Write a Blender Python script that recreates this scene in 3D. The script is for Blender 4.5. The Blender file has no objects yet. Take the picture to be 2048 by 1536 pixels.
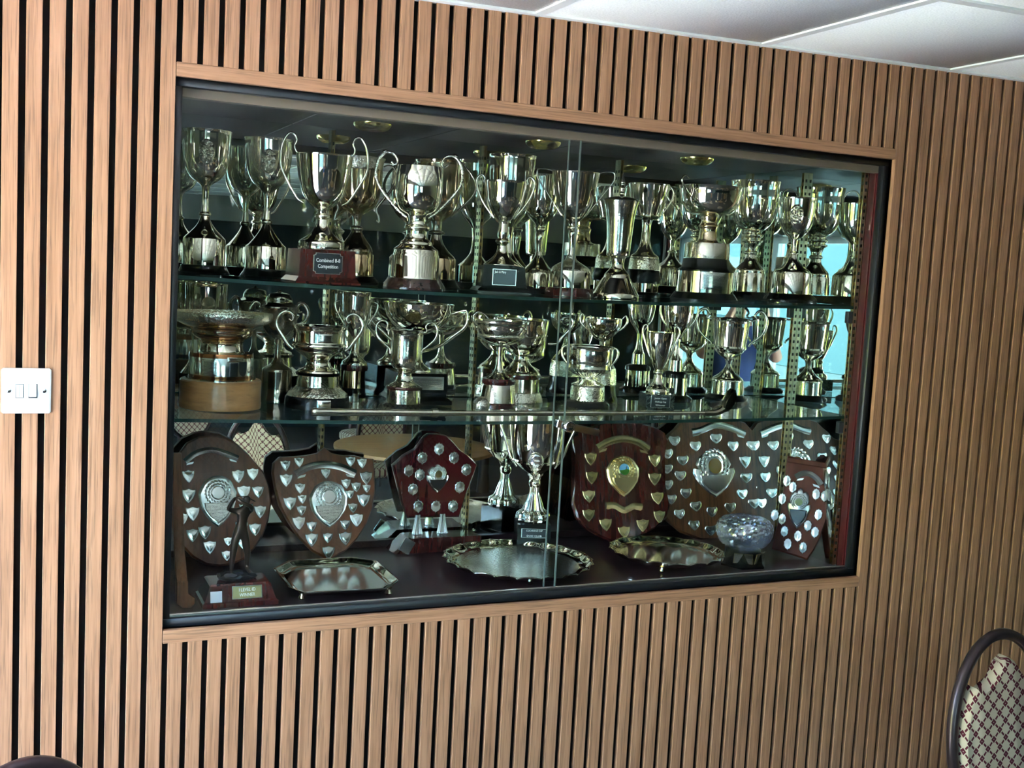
import bpy, bmesh, math, random
from mathutils import Vector, Matrix, noise
random.seed(7)
SC = bpy.context.scene
COL = SC.collection
# ------------------------------------------------------------------ camera, world, sun, exposure
F_PX = 2255.767
cam = bpy.data.cameras.new('camera'); cam_ob = bpy.data.objects.new('camera', cam); COL.objects.link(cam_ob)
cam.sensor_fit = 'HORIZONTAL'; cam.sensor_width = 36.0; cam.lens = 36.0 * F_PX / 2048.0
cam.clip_start = 0.02; cam.clip_end = 200
RIGHT, DOWN, FWD = [[0.912336, -0.405851, 0.054104], [0.008797, -0.112681, -0.993592], [0.409347, 0.906966, -0.099232]]
cam_ob.matrix_world = Matrix(((RIGHT[0], -DOWN[0], -FWD[0], -0.29753), (RIGHT[1], -DOWN[1], -FWD[1], -2.32418), (RIGHT[2], -DOWN[2], -FWD[2], 1.71945), (0, 0, 0, 1)))
SC.camera = cam_ob
world = bpy.data.worlds.new('World'); SC.world = world; world.use_nodes = True
wn = world.node_tree; bg = wn.nodes['Background']
sky = wn.nodes.new('ShaderNodeTexSky'); sky.sky_type = 'NISHITA'; sky.sun_disc = False
sky.sun_elevation = math.radians(54); sky.sun_rotation = math.radians(52); sky.dust_density = 1.5; sky.ozone_density = 1.0
wn.links.new(sky.outputs[0], bg.inputs[0]); bg.inputs[1].default_value = 1.15
sun = bpy.data.lights.new('sun', 'SUN'); sun.energy = 10.5; sun.angle = math.radians(0.5); sun.color = (1, .95, .87)
sun_ob = bpy.data.objects.new('sun', sun); COL.objects.link(sun_ob)
sun_ob.rotation_euler = Vector((-.45, -.35, -.82)).to_track_quat('-Z', 'Y').to_euler()
SC.view_settings.view_transform = 'Standard'; SC.view_settings.look = 'None'
SC.view_settings.exposure = 2.95; SC.view_settings.gamma = 1.0; SC.view_settings.use_curve_mapping = False
cy = SC.cycles
cy.max_bounces = 10; cy.diffuse_bounces = 4; cy.glossy_bounces = 7; cy.transmission_bounces = 6; cy.transparent_max_bounces = 24
cy.caustics_reflective = False; cy.caustics_refractive = False; cy.sample_clamp_indirect = 6.0

# ------------------------------------------------------------------ materials
MATS = {}
def new_mat(name):
    m = bpy.data.materials.new(name); m.use_nodes = True; MATS[name] = m
    return m, m.node_tree, m.node_tree.nodes['Principled BSDF']
def simple(name, col, rough=.5, metal=0, coat=0, spec=.5):
    m, t, b = new_mat(name)
    b.inputs['Base Color'].default_value = (*col, 1); b.inputs['Roughness'].default_value = rough
    b.inputs['Metallic'].default_value = metal; b.inputs['Coat Weight'].default_value = coat
    b.inputs['Specular IOR Level'].default_value = spec
    return m
def node(t, kind, **kw):
    n = t.nodes.new(kind)
    for k, v in kw.items():
        if k.startswith('i_'): n.inputs[k[2:].replace('_', ' ')].default_value = v
        else: setattr(n, k, v)
    return n
def ramp(t, fac, stops):
    r = t.nodes.new('ShaderNodeValToRGB'); e = r.color_ramp.elements
    while len(e) < len(stops): e.new(.5)
    for i, (p, c) in enumerate(stops): e[i].position = p; e[i].color = (*c, 1)
    t.links.new(fac, r.inputs[0]); return r
def wood(name, c_dark, c_mid, c_light, scale=(60, 60, 2.2), rough=.45, coat=0, bump=.15, dark_lines=.35, spec=.5):
    """straight-grained wood, the grain running along the axis with the small scale"""
    m, t, b = new_mat(name); L = t.links
    tc = node(t, 'ShaderNodeTexCoord'); oi = node(t, 'ShaderNodeObjectInfo')
    mul = node(t, 'ShaderNodeVectorMath', operation='SCALE'); mul.inputs[0].default_value = (7.3, 3.1, 11.7)
    L.new(oi.outputs['Random'], mul.inputs['Scale'])
    add = node(t, 'ShaderNodeVectorMath', operation='ADD'); L.new(tc.outputs['Object'], add.inputs[0]); L.new(mul.outputs[0], add.inputs[1])
    mp = node(t, 'ShaderNodeMapping'); mp.inputs['Scale'].default_value = scale; L.new(add.outputs[0], mp.inputs[0])
    n1 = node(t, 'ShaderNodeTexNoise', i_Scale=1.6, i_Detail=5.0, i_Roughness=.62); L.new(mp.outputs[0], n1.inputs['Vector'])
    r = ramp(t, n1.outputs[0], [(.30, c_dark), (.52, c_mid), (.75, c_light)])
    mp2 = node(t, 'ShaderNodeMapping'); mp2.inputs['Scale'].default_value = tuple(s * 2.4 for s in scale); L.new(add.outputs[0], mp2.inputs[0])
    n2 = node(t, 'ShaderNodeTexNoise', i_Scale=2.0, i_Detail=3.0); L.new(mp2.outputs[0], n2.inputs['Vector'])
    r2 = ramp(t, n2.outputs[0], [(.36, (1 - dark_lines,) * 3), (.46, (1, 1, 1))])
    mx = node(t, 'ShaderNodeMixRGB', blend_type='MULTIPLY'); mx.inputs[0].default_value = 1
    L.new(r.outputs[0], mx.inputs[1]); L.new(r2.outputs[0], mx.inputs[2]); L.new(mx.outputs[0], b.inputs['Base Color'])
    b.inputs['Roughness'].default_value = rough; b.inputs['Coat Weight'].default_value = coat; b.inputs['Coat Roughness'].default_value = .08
    b.inputs['Specular IOR Level'].default_value = spec
    if bump:
        bp = node(t, 'ShaderNodeBump'); bp.inputs['Strength'].default_value = bump; bp.inputs['Distance'].default_value = .001
        L.new(n2.outputs[0], bp.inputs['Height']); L.new(bp.outputs[0], b.inputs['Normal'])
    return m
wood('slat_wood', (.30, .138, .068), (.425, .210, .112), (.515, .272, .155), (75, 75, 2.0), rough=.42, spec=.6)
wood('slat_wood_across', (.30, .138, .068), (.425, .210, .112), (.515, .272, .155), (2.0, 75, 75), rough=.42, spec=.6)
wood('teak', (.12, .036, .014), (.205, .064, .024), (.27, .094, .038), (18, 18, 3), rough=.3, coat=.5, bump=.05)
wood('oak', (.06, .020, .008), (.12, .044, .017), (.18, .070, .030), (40, 40, 3), rough=.35, coat=.5, bump=.1, dark_lines=.5)
wood('mahogany', (.042, .007, .006), (.060, .010, .008), (.075, .014, .010), (30, 30, 4), rough=.22, coat=.7, bump=0, dark_lines=.15)
wood('crimson', (.05, .004, .006), (.075, .006, .009), (.10, .009, .012), (12, 12, 2), rough=.2, coat=.7, bump=0, dark_lines=.1)
wood('cherry', (.06, .012, .008), (.10, .022, .014), (.14, .034, .02), (14, 14, 2), rough=.5, coat=0, spec=.2, bump=0, dark_lines=.2)
wood('walnut', (.025, .010, .008), (.05, .02, .016), (.075, .03, .022), (12, 12, 12), rough=.25, coat=.6, bump=0, dark_lines=.2)
wood('maple', (.36, .17, .06), (.47, .24, .09), (.55, .30, .12), (8, 8, 30), rough=.3, coat=.4, bump=0, dark_lines=.15)
wood('club_wood', (.10, .035, .012), (.17, .065, .025), (.22, .09, .035), (40, 40, 3), rough=.35, coat=.4, bump=0)
wood('table_oak', (.26, .12, .04), (.36, .18, .065), (.42, .22, .09), (2, 30, 30), rough=.35, bump=0, dark_lines=.15)
simple('backing_black', (.006, .005, .005), .9, spec=.1)
simple('frame_black', (.010, .011, .014), .35)
simple('black_lacquer', (.004, .004, .004), .2, spec=.35)
simple('dark_grey', (.03, .03, .035), .4)
simple('brass', (.62, .50, .28), .25, 1)
simple('gold_trim', (.88, .70, .26), .16, 1)
simple('slot_black', (.01, .008, .004), .6)
simple('track_bronze', (.20, .155, .115), .45, .3)
simple('alu', (.62, .60, .56), .3, 1)
simple('chrome', (.85, .86, .88), .07, 1)
simple('bright_silver', (.95, .95, .93), .12, 1)
simple('silver_plate', (.80, .82, .80), .22, 1)
simple('shaded_plate', (.50, .51, .53), .28, 1)  # plate metal with shade put into its colour, for the shield facing the window
simple('gilt_plate', (.80, .66, .34), .26, 1)
simple('plaque_dark', (.06, .07, .08), .25, .6)
simple('plaque_silver', (.75, .76, .74), .22, 1)
simple('letter_white', (.82, .82, .80), .5)
simple('letter_pale', (.75, .70, .55), .5)
simple('paper', (.72, .72, .74), .7)
simple('white_steel', (.80, .82, .79), .28, .25)
simple('switch_white', (.74, .77, .86), .3)
simple('plaster_white', (.74, .73, .71), .8)
simple('wall_navy', (.012, .022, .030), .6)
simple('wall_pale', (.24, .25, .24), .8)
simple('carpet', (.09, .07, .065), .95, spec=.1)
simple('cabinet_lining', (.035, .012, .014), .35, coat=.2)
simple('lining_red', (.10, .012, .014), .3, coat=.4)
simple('window_frame', (.75, .76, .76), .4)
simple('chair_metal', (.055, .035, .038), .28, .55)
simple('darkened_blue', (.05, .085, .092), .8)  # darkened to hold down the brightness seen through the windows
simple('darkened_ground', (.05, .065, .068), .9)  # darkened so the far ground does not burn out in the mirrors
simple('paving', (.80, .78, .74), .9)
simple('grid_white', (.86, .86, .84), .5)
simple('bronze', (.075, .05, .036), .34, .75)
simple('rock_black', (.012, .012, .014), .35)
simple('skin', (.45, .25, .18), .6)
simple('polo_blue', (.012, .035, .13), .8)
simple('trousers', (.02, .022, .03), .8)
simple('hair', (.03, .02, .015), .7)
simple('blue_enamel', (.18, .48, .75), .3, coat=.5)
simple('green_enamel', (.05, .20, .02), .3, coat=.5)
simple('amber_enamel', (.22, .13, .02), .25, coat=.6)
simple('olive_enamel', (.09, .13, .015), .25, coat=.6)
simple('poster_blue', (.10, .17, .24), .4)
def metal_noise(name, col, rough, scale, strength, dist, kind='noise', detail=3, stain=None):
    m, t, b = new_mat(name); L = t.links
    b.inputs['Metallic'].default_value = 1; b.inputs['Roughness'].default_value = rough
    tc = node(t, 'ShaderNodeTexCoord')
    n = node(t, 'ShaderNodeTexNoise', i_Scale=scale, i_Detail=float(detail)) if kind == 'noise' else node(t, 'ShaderNodeTexVoronoi', i_Scale=scale)
    L.new(tc.outputs['Object'], n.inputs['Vector'])
    bp = node(t, 'ShaderNodeBump'); bp.inputs['Strength'].default_value = strength; bp.inputs['Distance'].default_value = dist
    L.new(n.outputs[0], bp.inputs['Height']); L.new(bp.outputs[0], b.inputs['Normal'])
    n2 = node(t, 'ShaderNodeTexNoise', i_Scale=14.0, i_Detail=4.0); L.new(tc.outputs['Object'], n2.inputs['Vector'])
    r = ramp(t, n2.outputs[0], [(.35, stain or tuple(c * .86 for c in col)), (.6, col)]); L.new(r.outputs[0], b.inputs['Base Color'])
    return m
metal_noise('silver', (.86, .80, .66), .05, 9, .06, .004)
metal_noise('gilt_silver', (.78, .62, .42), .09, 9, .08, .004, stain=(.55, .40, .24))
metal_noise('tarnished_silver', (.50, .46, .38), .12, 12, .10, .004, stain=(.30, .26, .20))  # tarnish on the cups; a dark reflection put in colour on the golf club head
metal_noise('chased_silver', (.84, .79, .66), .13, 150, .9, .003, detail=2)
metal_noise('engraved_silver', (.84, .78, .65), .10, 220, .25, .001, detail=2)
metal_noise('engraved_tray', (.90, .92, .88), .16, 150, .7, .001, detail=4)
metal_noise('dimple_metal', (.62, .58, .52), .22, 330, .8, .001, kind='voronoi')
def ribbed(name, n):
    m, t, b = new_mat(name); L = t.links
    b.inputs['Metallic'].default_value = 1; b.inputs['Roughness'].default_value = .08; b.inputs['Base Color'].default_value = (.9, .88, .83, 1)
    tc = node(t, 'ShaderNodeTexCoord'); sp = node(t, 'ShaderNodeSeparateXYZ'); L.new(tc.outputs['Object'], sp.inputs[0])
    a = node(t, 'ShaderNodeMath', operation='ARCTAN2'); L.new(sp.outputs[1], a.inputs[0]); L.new(sp.outputs[0], a.inputs[1])
    k = node(t, 'ShaderNodeMath', operation='MULTIPLY'); k.inputs[1].default_value = n; L.new(a.outputs[0], k.inputs[0])
    s = node(t, 'ShaderNodeMath', operation='SINE'); L.new(k.outputs[0], s.inputs[0])
    bp = node(t, 'ShaderNodeBump'); bp.inputs['Strength'].default_value = .8; bp.inputs['Distance'].default_value = .002
    L.new(s.outputs[0], bp.inputs['Height']); L.new(bp.outputs[0], b.inputs['Normal'])
ribbed('ribbed_silver', 28); ribbed('lobed_silver', 12)
def banded(name, base_col, line_col, freq, lo, base_metal, rough=.2):
    m, t, b = new_mat(name); L = t.links
    tc = node(t, 'ShaderNodeTexCoord'); sp = node(t, 'ShaderNodeSeparateXYZ'); L.new(tc.outputs['Object'], sp.inputs[0])
    k = node(t, 'ShaderNodeMath', operation='MULTIPLY'); k.inputs[1].default_value = freq; L.new(sp.outputs[2], k.inputs[0])
    fr = node(t, 'ShaderNodeMath', operation='FRACT'); L.new(k.outputs[0], fr.inputs[0])
    n = node(t, 'ShaderNodeTexNoise', i_Scale=900.0); L.new(tc.outputs['Object'], n.inputs['Vector'])
    mu = node(t, 'ShaderNodeMath', operation='MULTIPLY'); L.new(fr.outputs[0], mu.inputs[0]); L.new(n.outputs[0], mu.inputs[1])
    r = ramp(t, mu.outputs[0], [(lo, base_col), (lo + .06, line_col)]); L.new(r.outputs[0], b.inputs['Base Color'])
    b.inputs['Metallic'].default_value = base_metal; b.inputs['Roughness'].default_value = rough
banded('text_lines', (.82, .80, .74), (.20, .19, .16), 330, .33, 1)
def drum():
    m, t, b = new_mat('copper_band'); L = t.links
    tc = node(t, 'ShaderNodeTexCoord'); sp = node(t, 'ShaderNodeSeparateXYZ'); L.new(tc.outputs['Generated'], sp.inputs[0])
    r = ramp(t, sp.outputs[2], [(0, (.42, .17, .07)), (.14, (.42, .17, .07)), (.17, (.9, .89, .86)), (.83, (.9, .89, .86)), (.86, (.42, .17, .07))])
    L.new(r.outputs[0], b.inputs['Base Color']); b.inputs['Metallic'].default_value = 1; b.inputs['Roughness'].default_value = .12
drum()
def marble():
    m, t, b = new_mat('dark_marble'); L = t.links
    tc = node(t, 'ShaderNodeTexCoord'); n = node(t, 'ShaderNodeTexNoise', i_Scale=60.0, i_Detail=6.0); n.inputs['Distortion'].default_value = 1.5
    L.new(tc.outputs['Object'], n.inputs['Vector'])
    r = ramp(t, n.outputs[0], [(.44, (.015, .018, .018)), (.55, (.10, .12, .11)), (.62, (.02, .024, .022))]); L.new(r.outputs[0], b.inputs['Base Color'])
    b.inputs['Roughness'].default_value = .15
marble()
def tile_mat():
    m, t, b = new_mat('ceiling_tile'); L = t.links
    tc = node(t, 'ShaderNodeTexCoord'); n = node(t, 'ShaderNodeTexNoise', i_Scale=230.0, i_Detail=2.0); L.new(tc.outputs['Object'], n.inputs['Vector'])
    r = ramp(t, n.outputs[0], [(.35, (.82, .815, .80)), (.6, (.93, .925, .91))]); L.new(r.outputs[0], b.inputs['Base Color'])
    bp = node(t, 'ShaderNodeBump'); bp.inputs['Strength'].default_value = .35; bp.inputs['Distance'].default_value = .002
    L.new(n.outputs[0], bp.inputs['Height']); L.new(bp.outputs[0], b.inputs['Normal']); b.inputs['Roughness'].default_value = .9
tile_mat()
def grey_panel():
    m, t, b = new_mat('ceiling_panel_grey'); b.inputs['Base Color'].default_value = (.032, .029, .027, 1); b.inputs['Roughness'].default_value = .5
grey_panel()
def mirror_mat():
    m = bpy.data.materials.new('mirror_glass'); m.use_nodes = True; MATS['mirror_glass'] = m; t = m.node_tree; t.nodes.clear()
    g = node(t, 'ShaderNodeBsdfGlossy'); g.inputs['Color'].default_value = (.80, .86, .82, 1); g.inputs['Roughness'].default_value = 0
    o = node(t, 'ShaderNodeOutputMaterial'); t.links.new(g.outputs[0], o.inputs[0])
mirror_mat()
def pane_glass(name, tint, ior=1.5, edge=None):
    """thin sheet glass: clear, with the reflection a sheet gives"""
    m = bpy.data.materials.new(name); m.use_nodes = True; MATS[name] = m; t = m.node_tree; t.nodes.clear()
    tr = node(t, 'ShaderNodeBsdfTransparent'); tr.inputs[0].default_value = (*tint, 1)
    gl = node(t, 'ShaderNodeBsdfGlossy'); gl.inputs['Roughness'].default_value = 0
    ge = node(t, 'ShaderNodeNewGeometry'); dt = node(t, 'ShaderNodeVectorMath', operation='DOT_PRODUCT')
    t.links.new(ge.outputs['Incoming'], dt.inputs[0]); t.links.new(ge.outputs['Normal'], dt.inputs[1])
    ab = node(t, 'ShaderNodeMath', operation='ABSOLUTE'); t.links.new(dt.outputs['Value'], ab.inputs[0])
    om = node(t, 'ShaderNodeMath', operation='SUBTRACT'); om.inputs[0].default_value = 1; t.links.new(ab.outputs[0], om.inputs[1])
    pw = node(t, 'ShaderNodeMath', operation='POWER'); pw.inputs[1].default_value = 5; t.links.new(om.outputs[0], pw.inputs[0])
    fr = node(t, 'ShaderNodeMath', operation='MULTIPLY_ADD'); t.links.new(pw.outputs[0], fr.inputs[0]); fr.inputs[1].default_value = .96; fr.inputs[2].default_value = .024
    mx = node(t, 'ShaderNodeMixShader'); o = node(t, 'ShaderNodeOutputMaterial')
    t.links.new(fr.outputs[0], mx.inputs[0]); t.links.new(tr.outputs[0], mx.inputs[1]); t.links.new(gl.outputs[0], mx.inputs[2]); t.links.new(mx.outputs[0], o.inputs[0])
pane_glass('pane_glass', (.97, .985, .98)); pane_glass('shelf_glass', (.86, .93, .91), 1.5); pane_glass('window_glass', (.97, .98, .98)); pane_glass('dimming_glass', (.50, .62, .63))  # last glass: tint added to dim daylight and keep the view cyan
simple('glass_edge', (.018, .042, .038), .25, spec=.2)
simple('pane_edge', (.13, .16, .15), .3, spec=.3)
def crystal():
    m = bpy.data.materials.new('cut_crystal'); m.use_nodes = True; MATS['cut_crystal'] = m; t = m.node_tree; t.nodes.clear()
    tr = node(t, 'ShaderNodeBsdfTransparent'); tr.inputs[0].default_value = (.90, .92, .97, 1)
    gl = node(t, 'ShaderNodeBsdfGlossy'); gl.inputs['Roughness'].default_value = .03; gl.inputs['Color'].default_value = (.93, .95, 1, 1)
    mx = node(t, 'ShaderNodeMixShader'); mx.inputs[0].default_value = .32; o = node(t, 'ShaderNodeOutputMaterial')
    t.links.new(tr.outputs[0], mx.inputs[1]); t.links.new(gl.outputs[0], mx.inputs[2]); t.links.new(mx.outputs[0], o.inputs[0])
crystal()
def fabric():
    m, t, b = new_mat('lattice_fabric'); L = t.links
    uv = node(t, 'ShaderNodeUVMap'); sp = node(t, 'ShaderNodeSeparateXYZ'); L.new(uv.outputs[0], sp.inputs[0])
    def M_(op, a, c=None):
        n = node(t, 'ShaderNodeMath', operation=op)
        for i, v in enumerate((a, c)):
            if v is None: continue
            if isinstance(v, (int, float)): n.inputs[i].default_value = v
            else: L.new(v, n.inputs[i])
        return n.outputs[0]
    k = 26.0
    a = M_('MULTIPLY', M_('ADD', sp.outputs[0], sp.outputs[1]), k); c = M_('MULTIPLY', M_('SUBTRACT', sp.outputs[0], sp.outputs[1]), k)
    def cen(x): return M_('ABSOLUTE', M_('SUBTRACT', M_('FRACT', x), .5))
    fa, fc = cen(a), cen(c)                       # .5 on lattice lines, 0 in the cell centre
    sq = M_('MULTIPLY', M_('GREATER_THAN', fa, .28), M_('GREATER_THAN', fc, .28))
    hole = M_('MULTIPLY', M_('GREATER_THAN', fa, .465), M_('GREATER_THAN', fc, .465))
    d1 = M_('MULTIPLY', M_('GREATER_THAN', fa, .41), M_('LESS_THAN', fc, .19)); d2 = M_('MULTIPLY', M_('GREATER_THAN', fc, .41), M_('LESS_THAN', fa, .19))
    tot = M_('SUBTRACT', M_('MAXIMUM', sq, M_('MAXIMUM', d1, d2)), hole)
    mx = node(t, 'ShaderNodeMixRGB'); L.new(tot, mx.inputs[0]); mx.inputs[1].default_value = (.50, .40, .29, 1); mx.inputs[2].default_value = (.10, .014, .025, 1)
    L.new(mx.outputs[0], b.inputs['Base Color']); b.inputs['Roughness'].default_value = .9; b.inputs['Specular IOR Level'].default_value = .15
fabric()
def greenery(name, c1, c2):
    m, t, b = new_mat(name); tc = node(t, 'ShaderNodeTexCoord'); n = node(t, 'ShaderNodeTexNoise', i_Scale=2.2, i_Detail=8.0, i_Roughness=.7)
    t.links.new(tc.outputs['Object'], n.inputs['Vector']); r = ramp(t, n.outputs[0], [(.36, c1), (.62, c2)]); t.links.new(r.outputs[0], b.inputs['Base Color']); b.inputs['Roughness'].default_value = .8
greenery('lawn_green', (.16, .20, .06), (.26, .30, .10)); greenery('hedge_green', (.06, .11, .015), (.40, .46, .07))

# ------------------------------------------------------------------ helpers
def link(name, me, mat, parent=None, loc=(0, 0, 0), rot=(0, 0, 0)):
    ob = bpy.data.objects.new(name, me); COL.objects.link(ob)
    if mat and not me.materials: me.materials.append(MATS[mat])
    ob.location = loc; ob.rotation_euler = rot
    if parent is not None: ob.parent = parent
    return ob
def thing(name, label, cat, loc=(0, 0, 0), rot=(0, 0, 0), group=None):
    o = bpy.data.objects.new(name, None); COL.objects.link(o); o.empty_display_size = .05
    o.location = loc; o.rotation_euler = rot; return tag(o, label, cat, group)
def tag(o, label, cat, group=None):
    o['label'] = label; o['category'] = cat
    if group: o['group'] = group
    return o
def struct(o): o['kind'] = 'structure'; return o
def finish(me, angle=32):
    for p in me.polygons: p.use_smooth = True
    me.set_sharp_from_angle(angle=math.radians(angle)); return me
def from_bm(bm, name, smooth=True, angle=32):
    bmesh.ops.recalc_face_normals(bm, faces=bm.faces)
    me = bpy.data.meshes.new(name); bm.to_mesh(me); bm.free()
    if smooth: finish(me, angle)
    return me
def bm_box(bm, x0, x1, y0, y1, z0, z1, bev=0):
    vs = [bm.verts.new(p) for p in ((x0, y0, z0), (x1, y0, z0), (x1, y1, z0), (x0, y1, z0), (x0, y0, z1), (x1, y0, z1), (x1, y1, z1), (x0, y1, z1))]
    fs = [bm.faces.new([vs[i] for i in f]) for f in ((0, 3, 2, 1), (4, 5, 6, 7), (0, 1, 5, 4), (1, 2, 6, 5), (2, 3, 7, 6), (3, 0, 4, 7))]
    if bev:
        es = list({e for f in fs for e in f.edges})
        bmesh.ops.bevel(bm, geom=es, offset=bev, segments=1, affect='EDGES')
def box(name, mat, b, parent=None, bev=0, loc=(0, 0, 0), rot=(0, 0, 0)):
    bm = bmesh.new(); bm_box(bm, *b, bev=bev)
    return link(name, from_bm(bm, name, smooth=bool(bev), angle=30), mat, parent, loc, rot)
def spline(pts, k=5):
    if len(pts) < 3: return [tuple(p) for p in pts]
    P = [Vector(p) for p in pts]; P = [P[0] * 2 - P[1]] + P + [P[-1] * 2 - P[-2]]; out = []
    for i in range(1, len(P) - 2):
        a, b, c, d = P[i - 1:i + 3]
        for j in range(k):
            t = j / k
            out.append(tuple(.5 * ((2 * b) + (c - a) * t + (2 * a - 5 * b + 4 * c - d) * t * t + (3 * b - a - 3 * c + d) * t ** 3)))
    out.append(tuple(P[-2])); return out
def lathe_mesh(name, prof, n=40, mod=None, close=True):
    """prof: (radius, height) pairs from the bottom; mod(angle, r, z) may reshape the radius"""
    vs, fs, rings = [], [], []
    for r, z in prof:
        if r < 1e-5: rings.append([len(vs)]); vs.append((0, 0, z)); continue
        ring = []
        for i in range(n):
            a = 2 * math.pi * i / n; rr = mod(a, r, z) if mod else r
            ring.append(len(vs)); vs.append((rr * math.cos(a), rr * math.sin(a), z))
        rings.append(ring)
    for A, Bq in zip(rings, rings[1:]):
        for i in range(n):
            j = (i + 1) % n
            f = [A[i % len(A)], A[j % len(A)], Bq[j % len(Bq)], Bq[i % len(Bq)]]
            f = list(dict.fromkeys(f))
            if len(f) > 2: fs.append(f)
    if close:
        if len(rings[0]) > 1: fs.append(list(reversed(rings[0])))
        if len(rings[-1]) > 1: fs.append(rings[-1])
    me = bpy.data.meshes.new(name); me.from_pydata(vs, [], fs); return finish(me, 34)
def tube_mesh(name, pts, rad, n=8, k=4, taper=None, flat=1.0):
    P = [Vector(p) for p in (spline(pts, k) if k > 1 else pts)]
    bm = bmesh.new(); rings = []; up = None
    for i, p in enumerate(P):
        d = (P[min(i + 1, len(P) - 1)] - P[max(i - 1, 0)]).normalized()
        if up is None: up = d.orthogonal().normalized()
        s = d.cross(up); s = s.normalized() if s.length > 1e-6 else d.orthogonal().normalized(); up = s.cross(d).normalized()
        t = i / (len(P) - 1); r = rad * (taper(t) if taper else 1)
        rings.append([bm.verts.new(p + (s * math.cos(2 * math.pi * q / n) + up * math.sin(2 * math.pi * q / n) * flat) * r) for q in range(n)])
    for A, Bq in zip(rings, rings[1:]):
        for q in range(n): bm.faces.new((A[q], A[(q + 1) % n], Bq[(q + 1) % n], Bq[q]))
    bm.faces.new(list(reversed(rings[0]))); bm.faces.new(rings[-1])
    return from_bm(bm, name, angle=60)
def prism_bm(bm, outline, y0, y1, bevel=0):
    """outline (x, z) extruded from y0 (front) to y1 (back), the front edge bevelled inwards"""
    n = len(outline); cx = sum(p[0] for p in outline) / n; cz = sum(p[1] for p in outline) / n
    def ring(s, y): return [bm.verts.new((cx + (x - cx) * s, y, cz + (z - cz) * s)) for x, z in outline]
    ext = max(max(abs(x - cx), abs(z - cz)) for x, z in outline)
    R = [ring(1, y1)]
    if bevel: R += [ring(1, y0 + bevel), ring(1 - bevel / ext, y0)]
    else: R += [ring(1, y0)]
    for A, Bq in zip(R, R[1:]):
        for i in range(n): bm.faces.new((A[i], A[(i + 1) % n], Bq[(i + 1) % n], Bq[i]))
    for rr in (R[0], R[-1]):
        f = bm.faces.new(rr); bmesh.ops.triangulate(bm, faces=[f])
def prism(name, mat, outline, y0, y1, parent=None, bevel=0, loc=(0, 0, 0), rot=(0, 0, 0)):
    bm = bmesh.new(); prism_bm(bm, outline, y0, y1, bevel)
    return link(name, from_bm(bm, name, angle=40), mat, parent, loc, rot)
def text(s, size, mat, parent, loc, rot=(math.pi / 2, 0, 0), width=None):
    cu = bpy.data.curves.new('lettering', 'FONT'); cu.body = s; cu.size = size; cu.align_x = 'CENTER'; cu.align_y = 'CENTER'; cu.extrude = size * .02
    cu.resolution_u = 2
    ob = bpy.data.objects.new('lettering', cu); COL.objects.link(ob); cu.materials.append(MATS[mat])
    bpy.context.view_layer.update()
    me = bpy.data.meshes.new_from_object(ob.evaluated_get(bpy.context.evaluated_depsgraph_get())); bpy.data.objects.remove(ob)
    ob = link('lettering', me, mat, parent, loc, rot)
    if width:
        xs = [v.co.x for v in me.vertices]; w = max(xs) - min(xs)
        for v in me.vertices: v.co.x *= width / w
    return ob

# ------------------------------------------------------------------ room
W, H, ZB = 1.8105, 1.1129, 0.95           # opening of the display cabinet, its sill height
ZT = ZB + H
XL, XR, YB = -1.35, 8.0, -8.0              # left wall, right wall, wall behind the camera
def ceil_z(x): return 2.2671 + .0196 * x
struct(box('floor', 'carpet', (XL - .2, XR + .2, YB - .2, .7, -.1, 0)))
wall = struct(bpy.data.objects.new('wall_front', None)); COL.objects.link(wall)
bm = bmesh.new()
D0 = .012
for b in ((XL, 0, D0, .06, 0, 2.6), (W, XR, D0, .06, 0, 2.6), (0, W, D0, .06, 0, ZB), (0, W, D0, .06, ZT, 2.6)): bm_box(bm, *b)
link('backing_board', from_bm(bm, 'backing_board', False), 'backing_black', wall)
S0, PITCH, SW = -.3091, .04, .028
slat_cache = {}
def slat(x, z0, z1):
    key = (round(z0, 3), round(z1, 3))
    if key not in slat_cache:
        bm = bmesh.new(); bm_box(bm, 0, SW, 0, D0, z0, z1, bev=.0008); slat_cache[key] = from_bm(bm, 'slat', False)
    link('slat', slat_cache[key], 'slat_wood', wall, (x, 0, 0))
TRIM = .027
for k in range(-26, 104):
    x = S0 + PITCH * k
    zc = 2.36 if x < 2 else 2.43
    if 8 <= k <= 52:
        slat(x, 0.0, ZB - TRIM); slat(x, ZT + TRIM, zc)
    else: slat(x, 0.0, zc)
struct(box('trim_1', 'slat_wood_across', (0, W, 0, .021, ZT, ZT + TRIM), bev=.0008))
struct(box('trim_2', 'slat_wood_across', (0, W, 0, .021, ZB - TRIM, ZB), bev=.0008))
struct(box('trim_3', 'slat_wood', (-.002, .0, .0125, .021, ZB, ZT)))
struct(box('trim_4', 'slat_wood', (W, W + .002, .0005, .021, ZB, ZT)))
# ceiling: grid and tiles, following the slight fall of the real one
ceil = struct(bpy.data.objects.new('ceiling', None)); COL.objects.link(ceil)
ceil.location = (0, 0, 2.2671); ceil.rotation_euler = (0, -math.atan(.0196), 0)
bm = bmesh.new(); bm_box(bm, XL - .1, XR + .1, YB - .1, .05, .03, .08); link('soffit', from_bm(bm, 'soffit', False), 'plaster_white', ceil)
bm = bmesh.new(); bm_box(bm, -.294, .294, -.294, .294, .004, .02, bev=.003); tile_me = from_bm(bm, 'tile', True, 60)
gx = [.763 + .6 * i for i in range(-6, 13)]; gy = [-.58 - .6 * j for j in range(-1, 13)]
for x in gx:
    for y in gy:
        if x > XR or x < XL or y < YB: continue
        link('ceiling_tile', tile_me, 'ceiling_tile', ceil, (x + .3, y - .3 + .0, 0))
for x in gx: box('grid_bar', 'grid_white', (x - .012, x + .012, YB, .02, 0, .012), ceil)
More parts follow.
